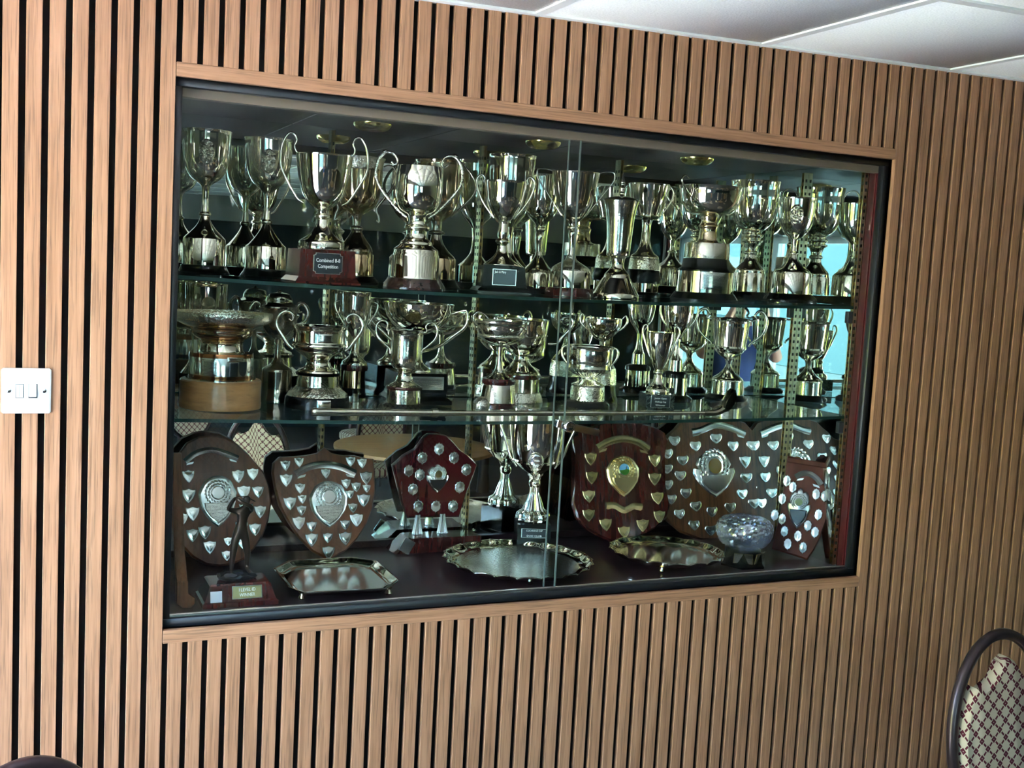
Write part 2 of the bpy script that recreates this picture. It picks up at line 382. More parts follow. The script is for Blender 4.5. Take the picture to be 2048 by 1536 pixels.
for y in gy: box('grid_bar', 'grid_white', (XL, XR, y - .012, y + .012, -.0008, .0112), ceil)
box('edge_angle', 'grid_white', (XL, XR, -.019, .0, -.001, .014), ceil)
# left wall with its run of windows, wall behind with window at either end
def windowed_wall(name, axis, pos, a0, a1, openings, mat, thick=.15, num=1, ztop=2.5, glass='window_glass'):
    w = struct(bpy.data.objects.new(name, None)); COL.objects.link(w); bm = bmesh.new()
    def slab(a, b, z0, z1):
        if b - a < 1e-4: return
        if axis == 'x': bm_box(bm, pos - thick, pos, a, b, z0, z1)
        else: bm_box(bm, a, b, pos - thick, pos, z0, z1)
    cur = a0
    for (o0, o1, s, h) in [o[:4] for o in openings]:
        slab(cur, o0, 0, ztop); slab(o0, o1, 0, s); slab(o0, o1, h, ztop); cur = o1
    slab(cur, a1, 0, ztop); link('wall_panel', from_bm(bm, 'wall_panel', False), mat, w)
    for op in openings:
        o0, o1, s, h = op[:4]; glass_ = op[4] if len(op) > 4 else glass
        n = max(1, round((o1 - o0) / 1.25))
        for i in range(n):
            p, q = o0 + (o1 - o0) * i / n, o0 + (o1 - o0) * (i + 1) / n
            wi = struct(bpy.data.objects.new('window_%d' % num, None)); COL.objects.link(wi); num += 1
            bm = bmesh.new(); e = .045
            for (u0, u1, z0, z1) in ((p, q, s, s + e), (p, q, h - e, h), (p, p + e, s + e, h - e), (q - e, q, s + e, h - e)):
                if axis == 'x': bm_box(bm, pos - .10, pos - .04, u0, u1, z0, z1)
                else: bm_box(bm, u0, u1, pos - .10, pos - .04, z0, z1)
            link('window_frame', from_bm(bm, 'window_frame', False), 'window_frame', wi)
            if axis == 'x': box('pane', glass_, (pos - .073, pos - .067, p + e, q - e, s + e, h - e), wi)
            else: box('pane', glass_, (p + e, q - e, pos - .073, pos - .067, s + e, h - e), wi)
    return num
nw = windowed_wall('wall_left', 'x', XL, YB, .06, [(-4.9, -2.3, .9, 2.08, 'dimming_glass'), (-1.75, -.16, .04, 2.08)], 'wall_pale')  # far windows dimmed by an added tint, sparing the right of the wall
nw = windowed_wall('wall_back', 'y', YB, XL, XR, [(-1.1, .5, .9, 2.05)], 'wall_navy', num=nw, glass='dimming_glass')
struct(box('wall_right', 'wall_pale', (XR, XR + .15, YB, .06, 0, 2.5)))
struct(box('lintel_beam', 'wall_pale', (.4, 5.6, YB, YB + .12, 2.06, 2.4)))
# grounds outside
struct(box('patio_ground', 'paving', (-6.0, XL - .16, YB - .2, 12, -.15, -.05)))
struct(box('added_dark_ground', 'darkened_ground', (-40, -6.0, -45, 12, -.16, -.06)))  # added dark ground, keeps the mirrored window view from burning out
struct(box('rear_ground', 'darkened_ground', (-6.0, XL - .15, -45, YB - .2, -.16, -.06)))
struct(box('terrace_ground', 'paving', (XL - .15, 40, -45, YB - .21, -.15, -.05)))
struct(box('lawn', 'lawn_green', (-30, -10.0, -8.0, 10, -.05, -.02)))

# ------------------------------------------------------------------ display cabinet
DEPTH = .556; FL = .958; CT = 2.058; XI0, XI1 = .004, 1.800
cab = thing('display_cabinet', 'built in trophy cabinet with black frame, sliding glass and mirrored back', 'cabinet', (W / 2, .05, ZB))
def cpart(o): o.parent = cab; o.matrix_parent_inverse = Matrix.Translation(Vector(cab.location)).inverted(); return o
bm = bmesh.new()
for b in ((0, W, .021, .042, ZB, ZB + .018), (0, W, .021, .042, ZT - .016, ZT), (0, .015, .021, .042, ZB + .018, ZT - .016), (W - .017, W, .021, .042, ZB + .018, ZT - .016)): bm_box(bm, *b, bev=.001)
cpart(link('outer_frame', from_bm(bm, 'outer_frame', True, 50), 'frame_black'))
cpart(box('upper_track', 'track_bronze', (.006, W - .008, .043, .066, ZT - .034, ZT - .006), bev=.001))
cpart(box('lower_track', 'alu', (.006, W - .008, .0425, .05, ZB + .016, ZB + .0205), bev=.0008))
cpart(box('cabinet_floor', 'cabinet_lining', (-.02, W + .02, .03, DEPTH + .03, FL - .02, FL)))
cpart(box('rear_ledge', 'cabinet_lining', (XI0, XI1, DEPTH - .012, DEPTH + .01, FL, FL + .018), bev=.002))
cpart(box('side_panel', 'lining_red', (-.02, XI0, .043, .082, FL, CT)))
cpart(box('mirror_side', 'mirror_glass', (XI0 - .006, XI0, .083, DEPTH, FL, CT)))
cpart(box('side_panel', 'lining_red', (XI1, W + .02, .043, .082, FL, CT), bev=.001))
cpart(box('side_bead', 'lining_red', (XI1 - .004, XI1, .052, .056, FL, CT)))
cpart(box('mirror_back', 'mirror_glass', (XI0, XI1, DEPTH, DEPTH + .006, FL, CT)))
cpart(box('mirror_side', 'mirror_glass', (XI1, XI1 + .006, .083, DEPTH, FL, CT)))
SEAMS = [XI0, .355, .708, 1.06, 1.412, XI1]
for a, b in zip(SEAMS, SEAMS[1:]): cpart(box('ceiling_panel', 'ceiling_panel_grey', (a + .0016, b - .0016, .060, DEPTH, CT, CT + .012), bev=.0008))
cpart(box('carcass_back', 'backing_black', (-.02, W + .02, DEPTH + .011, DEPTH + .03, FL - .02, CT + .012)))
cpart(box('carcass_side', 'backing_black', (-.035, -.021, .0605, DEPTH + .03, FL - .02, CT + .03)))
cpart(box('carcass_side', 'backing_black', (W + .021, W + .035, .0605, DEPTH + .03, FL - .02, CT + .03)))
cpart(box('ceiling_backing', 'backing_black', (-.02, W + .02, .0425, DEPTH + .03, CT + .0125, CT + .03)))
# slotted brass uprights
def upright(x, y, axis, z0, z1):
    bm = bmesh.new()
    if axis == 'back': bm_box(bm, x - .0015, x + .0015, y - .014, y, z0, z1); bm_box(bm, x + .006, x + .009, y - .014, y, z0, z1); bm_box(bm, x, x + .0075, y - .003, y, z0, z1)
    else: bm_box(bm, x - .014, x, y - .0015, y + .0015, z0, z1); bm_box(bm, x - .014, x, y + .009, y + .012, z0, z1); bm_box(bm, x - .003, x, y, y + .0105, z0, z1)
    u = cpart(link('shelf_upright', from_bm(bm, 'shelf_upright', False), 'brass'))
    bm = bmesh.new(); z = z0 + .02
    while z < z1 - .02:
        if axis == 'back': bm_box(bm, x - .0019, x + .0094, y - .010, y - .004, z, z + .008)
        else: bm_box(bm, x - .010, x - .004, y - .0019, y + .0124, z, z + .008)
        z += .0185
    s = link('slot', from_bm(bm, 'slot', False), 'slot_black'); s.parent = u; s['kind'] = 'stuff'
for x in (.456, .876, 1.300, 1.752): upright(x, DEPTH - .0005, 'back', FL + .02, CT - .005)
for y in (.084, .335): upright(XI1 - .0005, y, 'side', FL + .005, CT - .012)
for z in (1.655, 1.355):
    for y in (.088, .339): cpart(box('shelf_bracket', 'dark_grey', (XI1 - .03, XI1 - .001, y - .004, y + .010, z - .026, z + .006), bev=.002))
# downlights in the cabinet top
for i, x in enumerate((.511, .972, 1.445)):
    lab = ('first', 'second', 'third')[i]
    d = thing('downlight', 'round brass downlight in cabinet top, %s from the left' % lab, 'downlight', (x, .375, CT), group='brass downlights in the cabinet top')
    link('bezel', lathe_mesh('bezel', [(.026, -.012), (.032, -.016), (.040, -.012), (.046, -.005), (.047, 0), (.030, .0)], 36, close=False), 'gold_trim', d)
    link('reflector', lathe_mesh('reflector', [(.0, -.013), (.010, -.0135), (.018, -.009), (.027, -.012)], 36, lambda a, r, z: r * (1 + .03 * math.sin(12 * a)), close=False), 'gold_trim', d)
# glass shelves, sagging a little under their load
def shelf_z(n, x):
    t = 1 - ((x - .9) / .9) ** 2
    return (1.676 - .014 * t) if n == 1 else (1.377 - .010 * t)
for n, lab in ((1, 'upper glass shelf carrying the tall row of silver cups'), (2, 'lower glass shelf carrying bowls, small cups and a silver golf club')):
    root = thing('glass_shelf', lab, 'shelf', (.9, .3, shelf_z(n, .9)), group='glass shelves')
    NX = 24; vs = []; fs = []; th = .0075; y0, y1 = .088, DEPTH - .016
    for i in range(NX + 1):
        x = XI0 + .002 + (XI1 - XI0 - .006) * i / NX; z = shelf_z(n, x)
        vs += [(x, y0, z), (x, y1, z), (x, y1, z - th), (x, y0, z - th)]
    for i in range(NX):
        a = 4 * i; b = a + 4; fs += [(a, b, b + 1, a + 1), (a + 3, a + 2, b + 2, b + 3)]
    me = bpy.data.meshes.new('sheet'); me.from_pydata([(v[0] - .9, v[1] - .3, v[2] - shelf_z(n, .9) - .0003) for v in vs], [], fs)
    link('sheet', me, 'shelf_glass', root)
    fs = []
    for i in range(NX):
        a = 4 * i; b = a + 4; fs += [(a, a + 3, b + 3, b), (a + 1, b + 1, b + 2, a + 2)]
    fs += [(0, 1, 2, 3), (4 * NX, 4 * NX + 3, 4 * NX + 2, 4 * NX + 1)]
    me = bpy.data.meshes.new('edge'); me.from_pydata([(v[0] - .9, v[1] - .3, v[2] - shelf_z(n, .9) - .0003) for v in vs], [], fs)
    link('polished_edge', me, 'glass_edge', root)
# sliding glass doors
def door(x0, x1, y, edge_left, edge_right):
    z0, z1, th = ZB + .0185, ZT - .018, .005
    bm = bmesh.new()
    for yy in (y, y + th):
        f = bm.faces.new([bm.verts.new(p) for p in ((x0, yy, z0), (x1, yy, z0), (x1, yy, z1), (x0, yy, z1))])
    me = bpy.data.meshes.new('glass_door'); bm.to_mesh(me); bm.free()
    d = cpart(link('glass_door', me, 'pane_glass'))
    for flag, x in ((edge_left, x0), (edge_right, x1)):
        if flag: e = box('polished_edge', 'pane_edge', (x - .0012, x + .0012, y, y + th, z0, z1)); e.parent = d
    return d
d1 = door(.010, .9135, .0435, False, True); d2 = door(.889, W - .012, .0535, True, False)
# showcase lock clipped on the edge of the glass
lk = Matrix.Translation((.918, .034, 1.362)) @ Matrix.Rotation(.20, 4, 'Y')
bm = bmesh.new(); bm_box(bm, .006, .086, -.002, .002, -.008, .007); 
for i in range(20): bm_box(bm, .010 + i * .0037, .0122 + i * .0037, -.0022, .0022, .007, .0092)
o = link('lock_bar', from_bm(bm, 'lock_bar', False), 'chrome'); o.matrix_world = lk; o.parent = d1
o = link('lock_barrel', lathe_mesh('lock_barrel', [(.009, 0), (.0135, .002), (.0135, .02), (.012, .022), (.006, .0225), (.0, .021)], 28), 'chrome'); o.matrix_world = lk @ Matrix.Translation((0, .008, 0)) @ Matrix.Rotation(math.pi / 2, 4, 'X'); o.parent = d1
o = box('lock_clip', 'chrome', (-.030, -.016, -.002, .014, -.008, .010), bev=.001); o.matrix_world = lk; o.parent = d1

# ------------------------------------------------------------------ trophies (measured profiles: radius, height in metres)
TROPHIES = [
{'name': 'goblet', 'label': 'tall silver goblet with embossed oval, leftmost on the top shelf', 'cat': 'goblet', 'loc': [0.1139, 0.34, 1.6747], 'az': 0.1532, 'segs': [['plinth', 'black_lacquer', 0, [[0.0574, 0.0], [0.0585, 0.0046], [0.0551, 0.0091], [0.0518, 0.0158], [0.0507, 0.0204]]], ['plinth_band', 'silver', 0, [[0.0474, 0.0215], [0.0474, 0.0795], [0.0463, 0.0818]]], ['foot', 'silver', 1, [[0.0463, 0.0818], [0.0397, 0.0888], [0.0265, 0.1016], [0.0154, 0.1168], [0.0099, 0.133], [0.0099, 0.1365]]], ['knop', 'silver', 1, [[0.0088, 0.1319], [0.0132, 0.1341], [0.0132, 0.1387], [0.0088, 0.1423]]], ['stem', 'silver', 1, [[0.0088, 0.14], [0.0072, 0.1654], [0.0077, 0.1884], [0.0099, 0.1998]]], ['bowl', 'silver', 1, [[0.0088, 0.1976], [0.0143, 0.2042], [0.0342, 0.2192], [0.0474, 0.2457], [0.0529, 0.2828], [0.0551, 0.3235]]]], 'handles': [], 'extra': [{'k': 'relief', 'w': 0.0187, 'h': 0.0276, 'z': 0.2738}]},
{'name': 'goblet', 'label': 'silver goblet with embossed oval standing behind the red boxed cup', 'cat': 'goblet', 'loc': [0.2714, 0.42, 1.6705], 'az': 0.2044, 'segs': [['plinth', 'black_lacquer', 0, [[0.0588, 0.0], [0.06, 0.0048], [0.0565, 0.0108], [0.0518, 0.0168], [0.0506, 0.0216]]], ['plinth_band', 'silver', 0, [[0.0482, 0.0228], [0.0482, 0.0746], [0.0471, 0.077]]], ['foot', 'silver', 1, [[0.0471, 0.077], [0.04, 0.0832], [0.0259, 0.1003], [0.0153, 0.1164], [0.0094, 0.1299], [0.0094, 0.1336]]], ['knop', 'silver', 1, [[0.0094, 0.1287], [0.0129, 0.1323], [0.0129, 0.1371], [0.0094, 0.1409]]], ['stem', 'silver', 1, [[0.0088, 0.1385], [0.0071, 0.1654], [0.0082, 0.1934], [0.0106, 0.2055]]], ['bowl', 'silver', 1, [[0.0094, 0.2031], [0.0153, 0.2089], [0.0365, 0.2284], [0.0494, 0.2566], [0.0553, 0.2959], [0.0576, 0.3306]]]], 'handles': [], 'extra': [{'k': 'relief', 'w': 0.0188, 'h': 0.0282, 'z': 0.2756}]},
{'name': 'trophy_cup', 'label': 'silver two handled cup on red box lettered Combined 8-8 Competition', 'cat': 'trophy', 'loc': [0.3481, 0.19, 1.6694], 'az': 0.2514, 'segs': [['foot', 'silver', 1, [[0.0511, 0.0727], [0.0522, 0.0771], [0.0522, 0.0837], [0.0499, 0.0937], [0.0377, 0.1017], [0.0266, 0.1108], [0.0166, 0.1266], [0.0133, 0.1402], [0.0133, 0.1447]]], ['knop', 'silver', 1, [[0.0122, 0.1424], [0.0166, 0.1468], [0.0166, 0.1524], [0.0122, 0.1559]]], ['bowl', 'silver', 1, [[0.01, 0.1515], [0.0144, 0.1648], [0.0322, 0.1786], [0.0477, 0.2023], [0.0577, 0.2426], [0.061, 0.2655], [0.0633, 0.2841]]]], 'handles': [['silver', 0.0027, 0, [[-0.0422, 0.1766], [-0.0555, 0.1856], [-0.0733, 0.2126], [-0.0932, 0.2497], [-0.0966, 0.2778], [-0.091, 0.3093], [-0.0788, 0.3285], [-0.0666, 0.3262], [-0.0622, 0.3138], [-0.0666, 0.3015], [-0.0633, 0.2913], [-0.0588, 0.2868]], True]], 'box': ['mahogany', [[0.0, 0.0733], [0.0044, 0.0733], [0.0109, 0.0677], [0.0153, 0.0644], [0.0715, 0.061], [0.0748, 0.061]], 0], 'extra': [{'k': 'box_plaque', 'w': 0.0333, 'h': 0.0233, 'mat': 'plaque_dark', 'text': ['Combined 8-8', 'Competition'], 'notch': 1, 'z': 0.045}]},
{'name': 'trophy_cup', 'label': 'copper toned cup with chased rim band behind the red boxed cup', 'cat': 'trophy', 'loc': [0.4976, 0.43, 1.666], 'az': 0.2811, 'segs': [['plinth', 'black_lacquer', 0, [[0.0594, 0.0], [0.0606, 0.0062], [0.0569, 0.0124], [0.0495, 0.0185], [0.0495, 0.021]]], ['plinth_band', 'gilt_silver', 0, [[0.0458, 0.0222], [0.0458, 0.0733], [0.0446, 0.0758]]], ['foot', 'tarnished_silver', 1, [[0.0421, 0.0758], [0.0421, 0.0845], [0.0371, 0.0958], [0.0272, 0.1085], [0.0161, 0.1251], [0.0136, 0.1327]]], ['knop', 'tarnished_silver', 1, [[0.0099, 0.1302], [0.0161, 0.1351], [0.0161, 0.1414], [0.0099, 0.1453]]], ['stem', 'tarnished_silver', 1, [[0.0099, 0.1428], [0.0099, 0.1567], [0.0124, 0.1692]]], ['bowl', 'gilt_silver', 1, [[0.0111, 0.168], [0.0173, 0.1753], [0.0421, 0.193], [0.0532, 0.2174], [0.0582, 0.2544], [0.0594, 0.2816]]], ['rim_band', 'chased_silver', 1, [[0.0594, 0.2804], [0.0582, 0.2867], [0.0606, 0.3014], [0.0644, 0.3122]]]], 'handles': [['tarnished_silver', 0.0032, 0, [[-0.0483, 0.162], [-0.0545, 0.157], [-0.0532, 0.1721], [-0.047, 0.1886], [-0.0582, 0.2075], [-0.0792, 0.2353], [-0.0928, 0.2643], [-0.0891, 0.2896], [-0.0743, 0.2997], [-0.0606, 0.2947]], True]]},
{'name': 'trophy_cup', 'label': 'large silver cup with leafy scroll handles on wide brown plinth', 'cat': 'trophy', 'loc': [0.5726, 0.19, 1.6651], 'az': 0.3332, 'segs': [['plinth', 'walnut', 0, [[0.0721, 0.0], [0.0732, 0.0045], [0.0697, 0.0124], [0.0639, 0.0202], [0.0616, 0.0247]]], ['plinth_band', 'silver', 0, [[0.057, 0.0258], [0.0558, 0.0303], [0.0558, 0.0768], [0.0546, 0.0814]]], ['foot', 'silver', 1, [[0.0535, 0.0803], [0.0523, 0.0882], [0.05, 0.0939], [0.0384, 0.1032], [0.036, 0.1101], [0.0279, 0.1171], [0.0244, 0.1263], [0.0244, 0.1355]]], ['knop', 'silver', 1, [[0.0232, 0.1344], [0.0291, 0.14], [0.0291, 0.1457], [0.0221, 0.1505]]], ['stem', 'silver', 1, [[0.0209, 0.1482], [0.0198, 0.1563], [0.0198, 0.1655]]], ['bowl', 'silver', 1, [[0.0198, 0.1632], [0.0232, 0.1722], [0.0418, 0.184], [0.0523, 0.2052], [0.0558, 0.2334], [0.0546, 0.2618], [0.0511, 0.2836]]]], 'handles': [['chased_silver', 0.0037, 0, [[-0.0256, 0.1662], [-0.0465, 0.1823], [-0.0697, 0.2077], [-0.093, 0.2378], [-0.1, 0.2632], [-0.0953, 0.2932], [-0.0814, 0.3105], [-0.0651, 0.3117], [-0.0535, 0.3024], [-0.0511, 0.2909], [-0.0581, 0.2851], [-0.0651, 0.2909]], True]], 'extra': [{'k': 'leaf', 'dx': -72, 'z': 0.3124}]},
{'name': 'trophy_cup', 'label': 'brown tarnished cup partly hidden behind the leafy handled cup', 'cat': 'trophy', 'loc': [0.7168, 0.45, 1.6634], 'az': 0.3505, 'segs': [['plinth', 'black_lacquer', 0, [[0.0673, 0.0], [0.0686, 0.0052], [0.0621, 0.0129], [0.057, 0.0207], [0.0557, 0.0246]]], ['plinth_band', 'gilt_silver', 0, [[0.0544, 0.0259], [0.0544, 0.0754], [0.0531, 0.0793]]], ['foot', 'tarnished_silver', 1, [[0.0518, 0.0793], [0.0466, 0.0859], [0.0311, 0.1005], [0.0181, 0.1204], [0.0142, 0.1363], [0.0142, 0.1416]]], ['knop', 'tarnished_silver', 1, [[0.0129, 0.139], [0.0207, 0.1427], [0.0207, 0.1466], [0.0129, 0.1508]]], ['stem', 'tarnished_silver', 1, [[0.0129, 0.1482], [0.0129, 0.1627], [0.0155, 0.1758]]], ['bowl', 'gilt_silver', 1, [[0.0142, 0.1732], [0.0233, 0.1807], [0.0427, 0.1983], [0.0557, 0.2303], [0.0595, 0.2756], [0.0608, 0.3275]]]], 'handles': [['tarnished_silver', 0.0039, 0, [[-0.0362, 0.1869], [-0.0621, 0.2134], [-0.0906, 0.2465], [-0.0958, 0.2729], [-0.0828, 0.2994], [-0.0647, 0.3193], [-0.0608, 0.3298]], True]]},
{'name': 'trophy_cup', 'label': 'silver cup with small scroll handles on black square plinth', 'cat': 'trophy', 'loc': [0.818, 0.25, 1.6627], 'az': 0.4089, 'segs': [['foot', 'silver', 1, [[0.0432, 0.067], [0.0445, 0.0719], [0.0371, 0.0781], [0.0247, 0.0881], [0.0148, 0.1018], [0.0124, 0.1179]]], ['knop', 'silver', 1, [[0.0111, 0.1216], [0.0173, 0.1264], [0.0173, 0.1314], [0.0111, 0.1365]]], ['stem', 'silver', 1, [[0.0111, 0.134], [0.0136, 0.1488], [0.0124, 0.1612], [0.0111, 0.1736]]], ['bowl', 'silver', 1, [[0.0111, 0.1711], [0.0148, 0.1797], [0.0284, 0.1915], [0.0445, 0.2214], [0.0494, 0.2456], [0.0531, 0.2747]]]], 'handles': [['silver', 0.003, 0, [[-0.0247, 0.1852], [-0.0457, 0.2113], [-0.063, 0.2399], [-0.0717, 0.2697], [-0.0679, 0.2833], [-0.0581, 0.2883], [-0.0519, 0.2796], [-0.0556, 0.2709], [-0.0507, 0.2722]], True]], 'box': ['black_lacquer', [[0.0, 0.0667], [0.0061, 0.0667], [0.0133, 0.0618], [0.0169, 0.0544], [0.0646, 0.0507], [0.0682, 0.0507]], 14], 'extra': [{'k': 'box_plaque', 'w': 0.0297, 'h': 0.0198, 'mat': 'plaque_dark', 'text': ['Jack & Mary'], 'small': 1, 'z': 0.0413}, {'k': 'box_plaque', 'w': 0.0185, 'h': 0.0161, 'mat': 'brass', 'side': 1, 'z': 0.0413}]},
{'name': 'trophy_cup', 'label': 'tall plain silver cup standing behind the black boxed cup', 'cat': 'trophy', 'loc': [0.9174, 0.44, 1.6624], 'az': 0.4141, 'segs': [['plinth', 'black_lacquer', 0, [[0.0585, 0.0], [0.0585, 0.0054], [0.0532, 0.019]]], ['plinth_band', 'silver', 0, [[0.0492, 0.0203], [0.0492, 0.0667]]], ['foot', 'silver', 1, [[0.0479, 0.0667], [0.0319, 0.0805], [0.016, 0.1013], [0.012, 0.122]]], ['stem', 'silver', 1, [[0.012, 0.1206], [0.0106, 0.1496], [0.0133, 0.1729]]], ['bowl', 'silver', 1, [[0.012, 0.1716], [0.0213, 0.1836], [0.0426, 0.2101], [0.0545, 0.2504], [0.0598, 0.3044], [0.0625, 0.3599]]]], 'handles': []},
{'name': 'trophy_cup', 'label': 'plain silver cup with black foot behind and left of the square handled cup', 'cat': 'trophy', 'loc': [1.0268, 0.48, 1.6629], 'az': 0.4412, 'segs': [['plinth', 'black_lacquer', 0, [[0.0519, 0.0], [0.0519, 0.0072], [0.0478, 0.0144]]], ['plinth_band', 'silver', 0, [[0.0451, 0.0144], [0.0451, 0.0533], [0.0437, 0.0576]]], ['foot', 'silver', 1, [[0.0423, 0.0576], [0.0382, 0.0663], [0.0246, 0.081], [0.0123, 0.0986], [0.0082, 0.1147]]], ['stem', 'silver', 1, [[0.0082, 0.1132], [0.0096, 0.1321], [0.0123, 0.1539], [0.0096, 0.1685]]], ['knop', 'silver', 1, [[0.0096, 0.1671], [0.015, 0.1727], [0.015, 0.1785], [0.0096, 0.1831]]], ['bowl', 'silver', 1, [[0.0109, 0.1816], [0.0191, 0.1929], [0.0382, 0.2123], [0.0492, 0.2463], [0.0519, 0.2822], [0.0533, 0.3195]]]], 'handles': []},
{'name': 'trophy_cup', 'label': 'silver cup with thin square handles on red brown plinth behind glass overlap', 'cat': 'trophy', 'loc': [1.0502, 0.33, 1.6631], 'az': 0.4699, 'segs': [['plinth', 'mahogany', 0, [[0.0628, 0.0], [0.0641, 0.0066], [0.0628, 0.0144], [0.0589, 0.0209]]], ['plinth_band', 'silver', 0, [[0.0536, 0.0222], [0.0536, 0.0616], [0.0523, 0.0669]]], ['foot', 'chased_silver', 1, [[0.0523, 0.0669], [0.0471, 0.0748], [0.0353, 0.0828], [0.017, 0.0936], [0.0105, 0.1084]]], ['stem', 'silver', 1, [[0.0092, 0.1057], [0.0072, 0.1284], [0.0092, 0.1483], [0.0118, 0.1629], [0.0092, 0.1723]]], ['knop', 'silver', 1, [[0.0092, 0.171], [0.0144, 0.1748], [0.0144, 0.1801], [0.0105, 0.1842]]], ['bowl', 'silver', 1, [[0.0105, 0.1816], [0.0144, 0.1934], [0.0275, 0.2048], [0.0432, 0.2304], [0.051, 0.2589], [0.0576, 0.2914], [0.0628, 0.3198]]]], 'handles': [['silver', 0.0021, 0, [[-0.0314, 0.2087], [-0.0654, 0.2554], [-0.0968, 0.2994], [-0.1007, 0.3128], [-0.0981, 0.3248], [-0.0785, 0.3261], [-0.0615, 0.3221]], True]]},
{'name': 'vase', 'label': 'slim silver trumpet vase with dark domed cover and pointed finial', 'cat': 'vase', 'loc': [1.1734, 0.3, 1.6643], 'az': 0.5109, 'segs': [['base', 'silver', 0, [[0.0618, 0.0], [0.0618, 0.009], [0.0592, 0.0129], [0.0408, 0.0464], [0.0368, 0.0528]]], ['foot', 'silver', 1, [[0.0355, 0.0528], [0.0329, 0.0619], [0.0276, 0.0685], [0.0197, 0.0776], [0.0171, 0.0894], [0.0197, 0.105], [0.0263, 0.1114]]], ['bowl', 'engraved_silver', 1, [[0.0237, 0.1089], [0.0302, 0.1127], [0.0329, 0.1516], [0.0368, 0.2035], [0.0421, 0.2357], [0.0473, 0.2535]]], ['cover', 'tarnished_silver', 1, [[0.0486, 0.2534], [0.0486, 0.256], [0.0368, 0.2619], [0.0158, 0.2658], [0.0039, 0.2678]]], ['finial', 'silver', 1, [[0.0039, 0.2665], [0.0079, 0.2728], [0.0053, 0.2795], [0.0066, 0.2873], [0.0039, 0.2966], [0.0066, 0.3017], [0.0053, 0.3083], [0.0026, 0.3177], [0.0007, 0.3218]]]], 'handles': []},
{'name': 'trophy_cup', 'label': 'silver cup with flared foot on scalloped black plinth behind and right of the trumpet vase', 'cat': 'trophy', 'loc': [1.3454, 0.455, 1.6666], 'az': 0.5339, 'segs': [['plinth', 'black_lacquer', 0, [[0.0506, 0.0], [0.052, 0.0071], [0.0463, 0.0142]]], ['plinth_band', 'silver', 0, [[0.0449, 0.0156], [0.0449, 0.0397]]], ['plinth_collar', 'black_lacquer', 0, [[0.0477, 0.0397], [0.0506, 0.0539], [0.0463, 0.071], [0.0435, 0.0767]]], ['shield_band', 'chased_silver', 0, [[0.0435, 0.0781], [0.0421, 0.1037], [0.0407, 0.108]]], ['foot', 'silver', 1, [[0.0407, 0.1094], [0.0379, 0.1166], [0.0239, 0.1283], [0.014, 0.1571], [0.0126, 0.2002], [0.0169, 0.2172]]], ['bowl', 'silver', 1, [[0.0154, 0.2173], [0.0337, 0.2221], [0.0393, 0.2261], [0.0379, 0.2305], [0.0491, 0.2626], [0.0548, 0.2906], [0.059, 0.3158]]]], 'handles': [['silver', 0.0031, 0, [[-0.0379, 0.2295], [-0.0618, 0.2654], [-0.0702, 0.2942], [-0.059, 0.3129], [-0.0562, 0.3014]], True]]},
{'name': 'rose_bowl', 'label': 'wide silver bowl on stepped black plinth with two silver bands', 'cat': 'bowl', 'loc': [1.3835, 0.2, 1.6679], 'az': 0.5875, 'segs': [['plinth', 'black_lacquer', 0, [[0.0883, 0.0], [0.0896, 0.0064], [0.0831, 0.0152], [0.078, 0.0228]]], ['plinth_band', 'silver', 0, [[0.0754, 0.0241], [0.0741, 0.0726], [0.0741, 0.0778]]], ['plinth_collar', 'black_lacquer', 0, [[0.0741, 0.0778], [0.0741, 0.0816], [0.065, 0.0881], [0.0624, 0.0984], [0.0611, 0.1112]]], ['upper_band', 'engraved_silver', 0, [[0.0598, 0.1125], [0.0585, 0.1472], [0.0572, 0.1524]]], ['stem', 'gilt_silver', 1, [[0.0416, 0.1528], [0.0286, 0.1571], [0.0247, 0.1676], [0.0234, 0.1871], [0.026, 0.1973], [0.0208, 0.2066], [0.0234, 0.2208]]], ['bowl', 'silver', 1, [[0.0208, 0.2183], [0.0286, 0.2257], [0.0546, 0.2296], [0.0715, 0.2492], [0.078, 0.2743], [0.0806, 0.2895], [0.0844, 0.2981]]]], 'handles': [['silver', 0.0026, 48, [[-0.039, 0.231], [-0.0585, 0.2558], [-0.0935, 0.2819], [-0.1117, 0.3041], [-0.1091, 0.3172], [-0.0974, 0.3198], [-0.0857, 0.3133]], True]], 'extra': [{'k': 'panel', 'w': 0.0338, 'h': 0.0221, 'phi': 18, 'mat': 'text_lines', 'z': 0.0547}]},
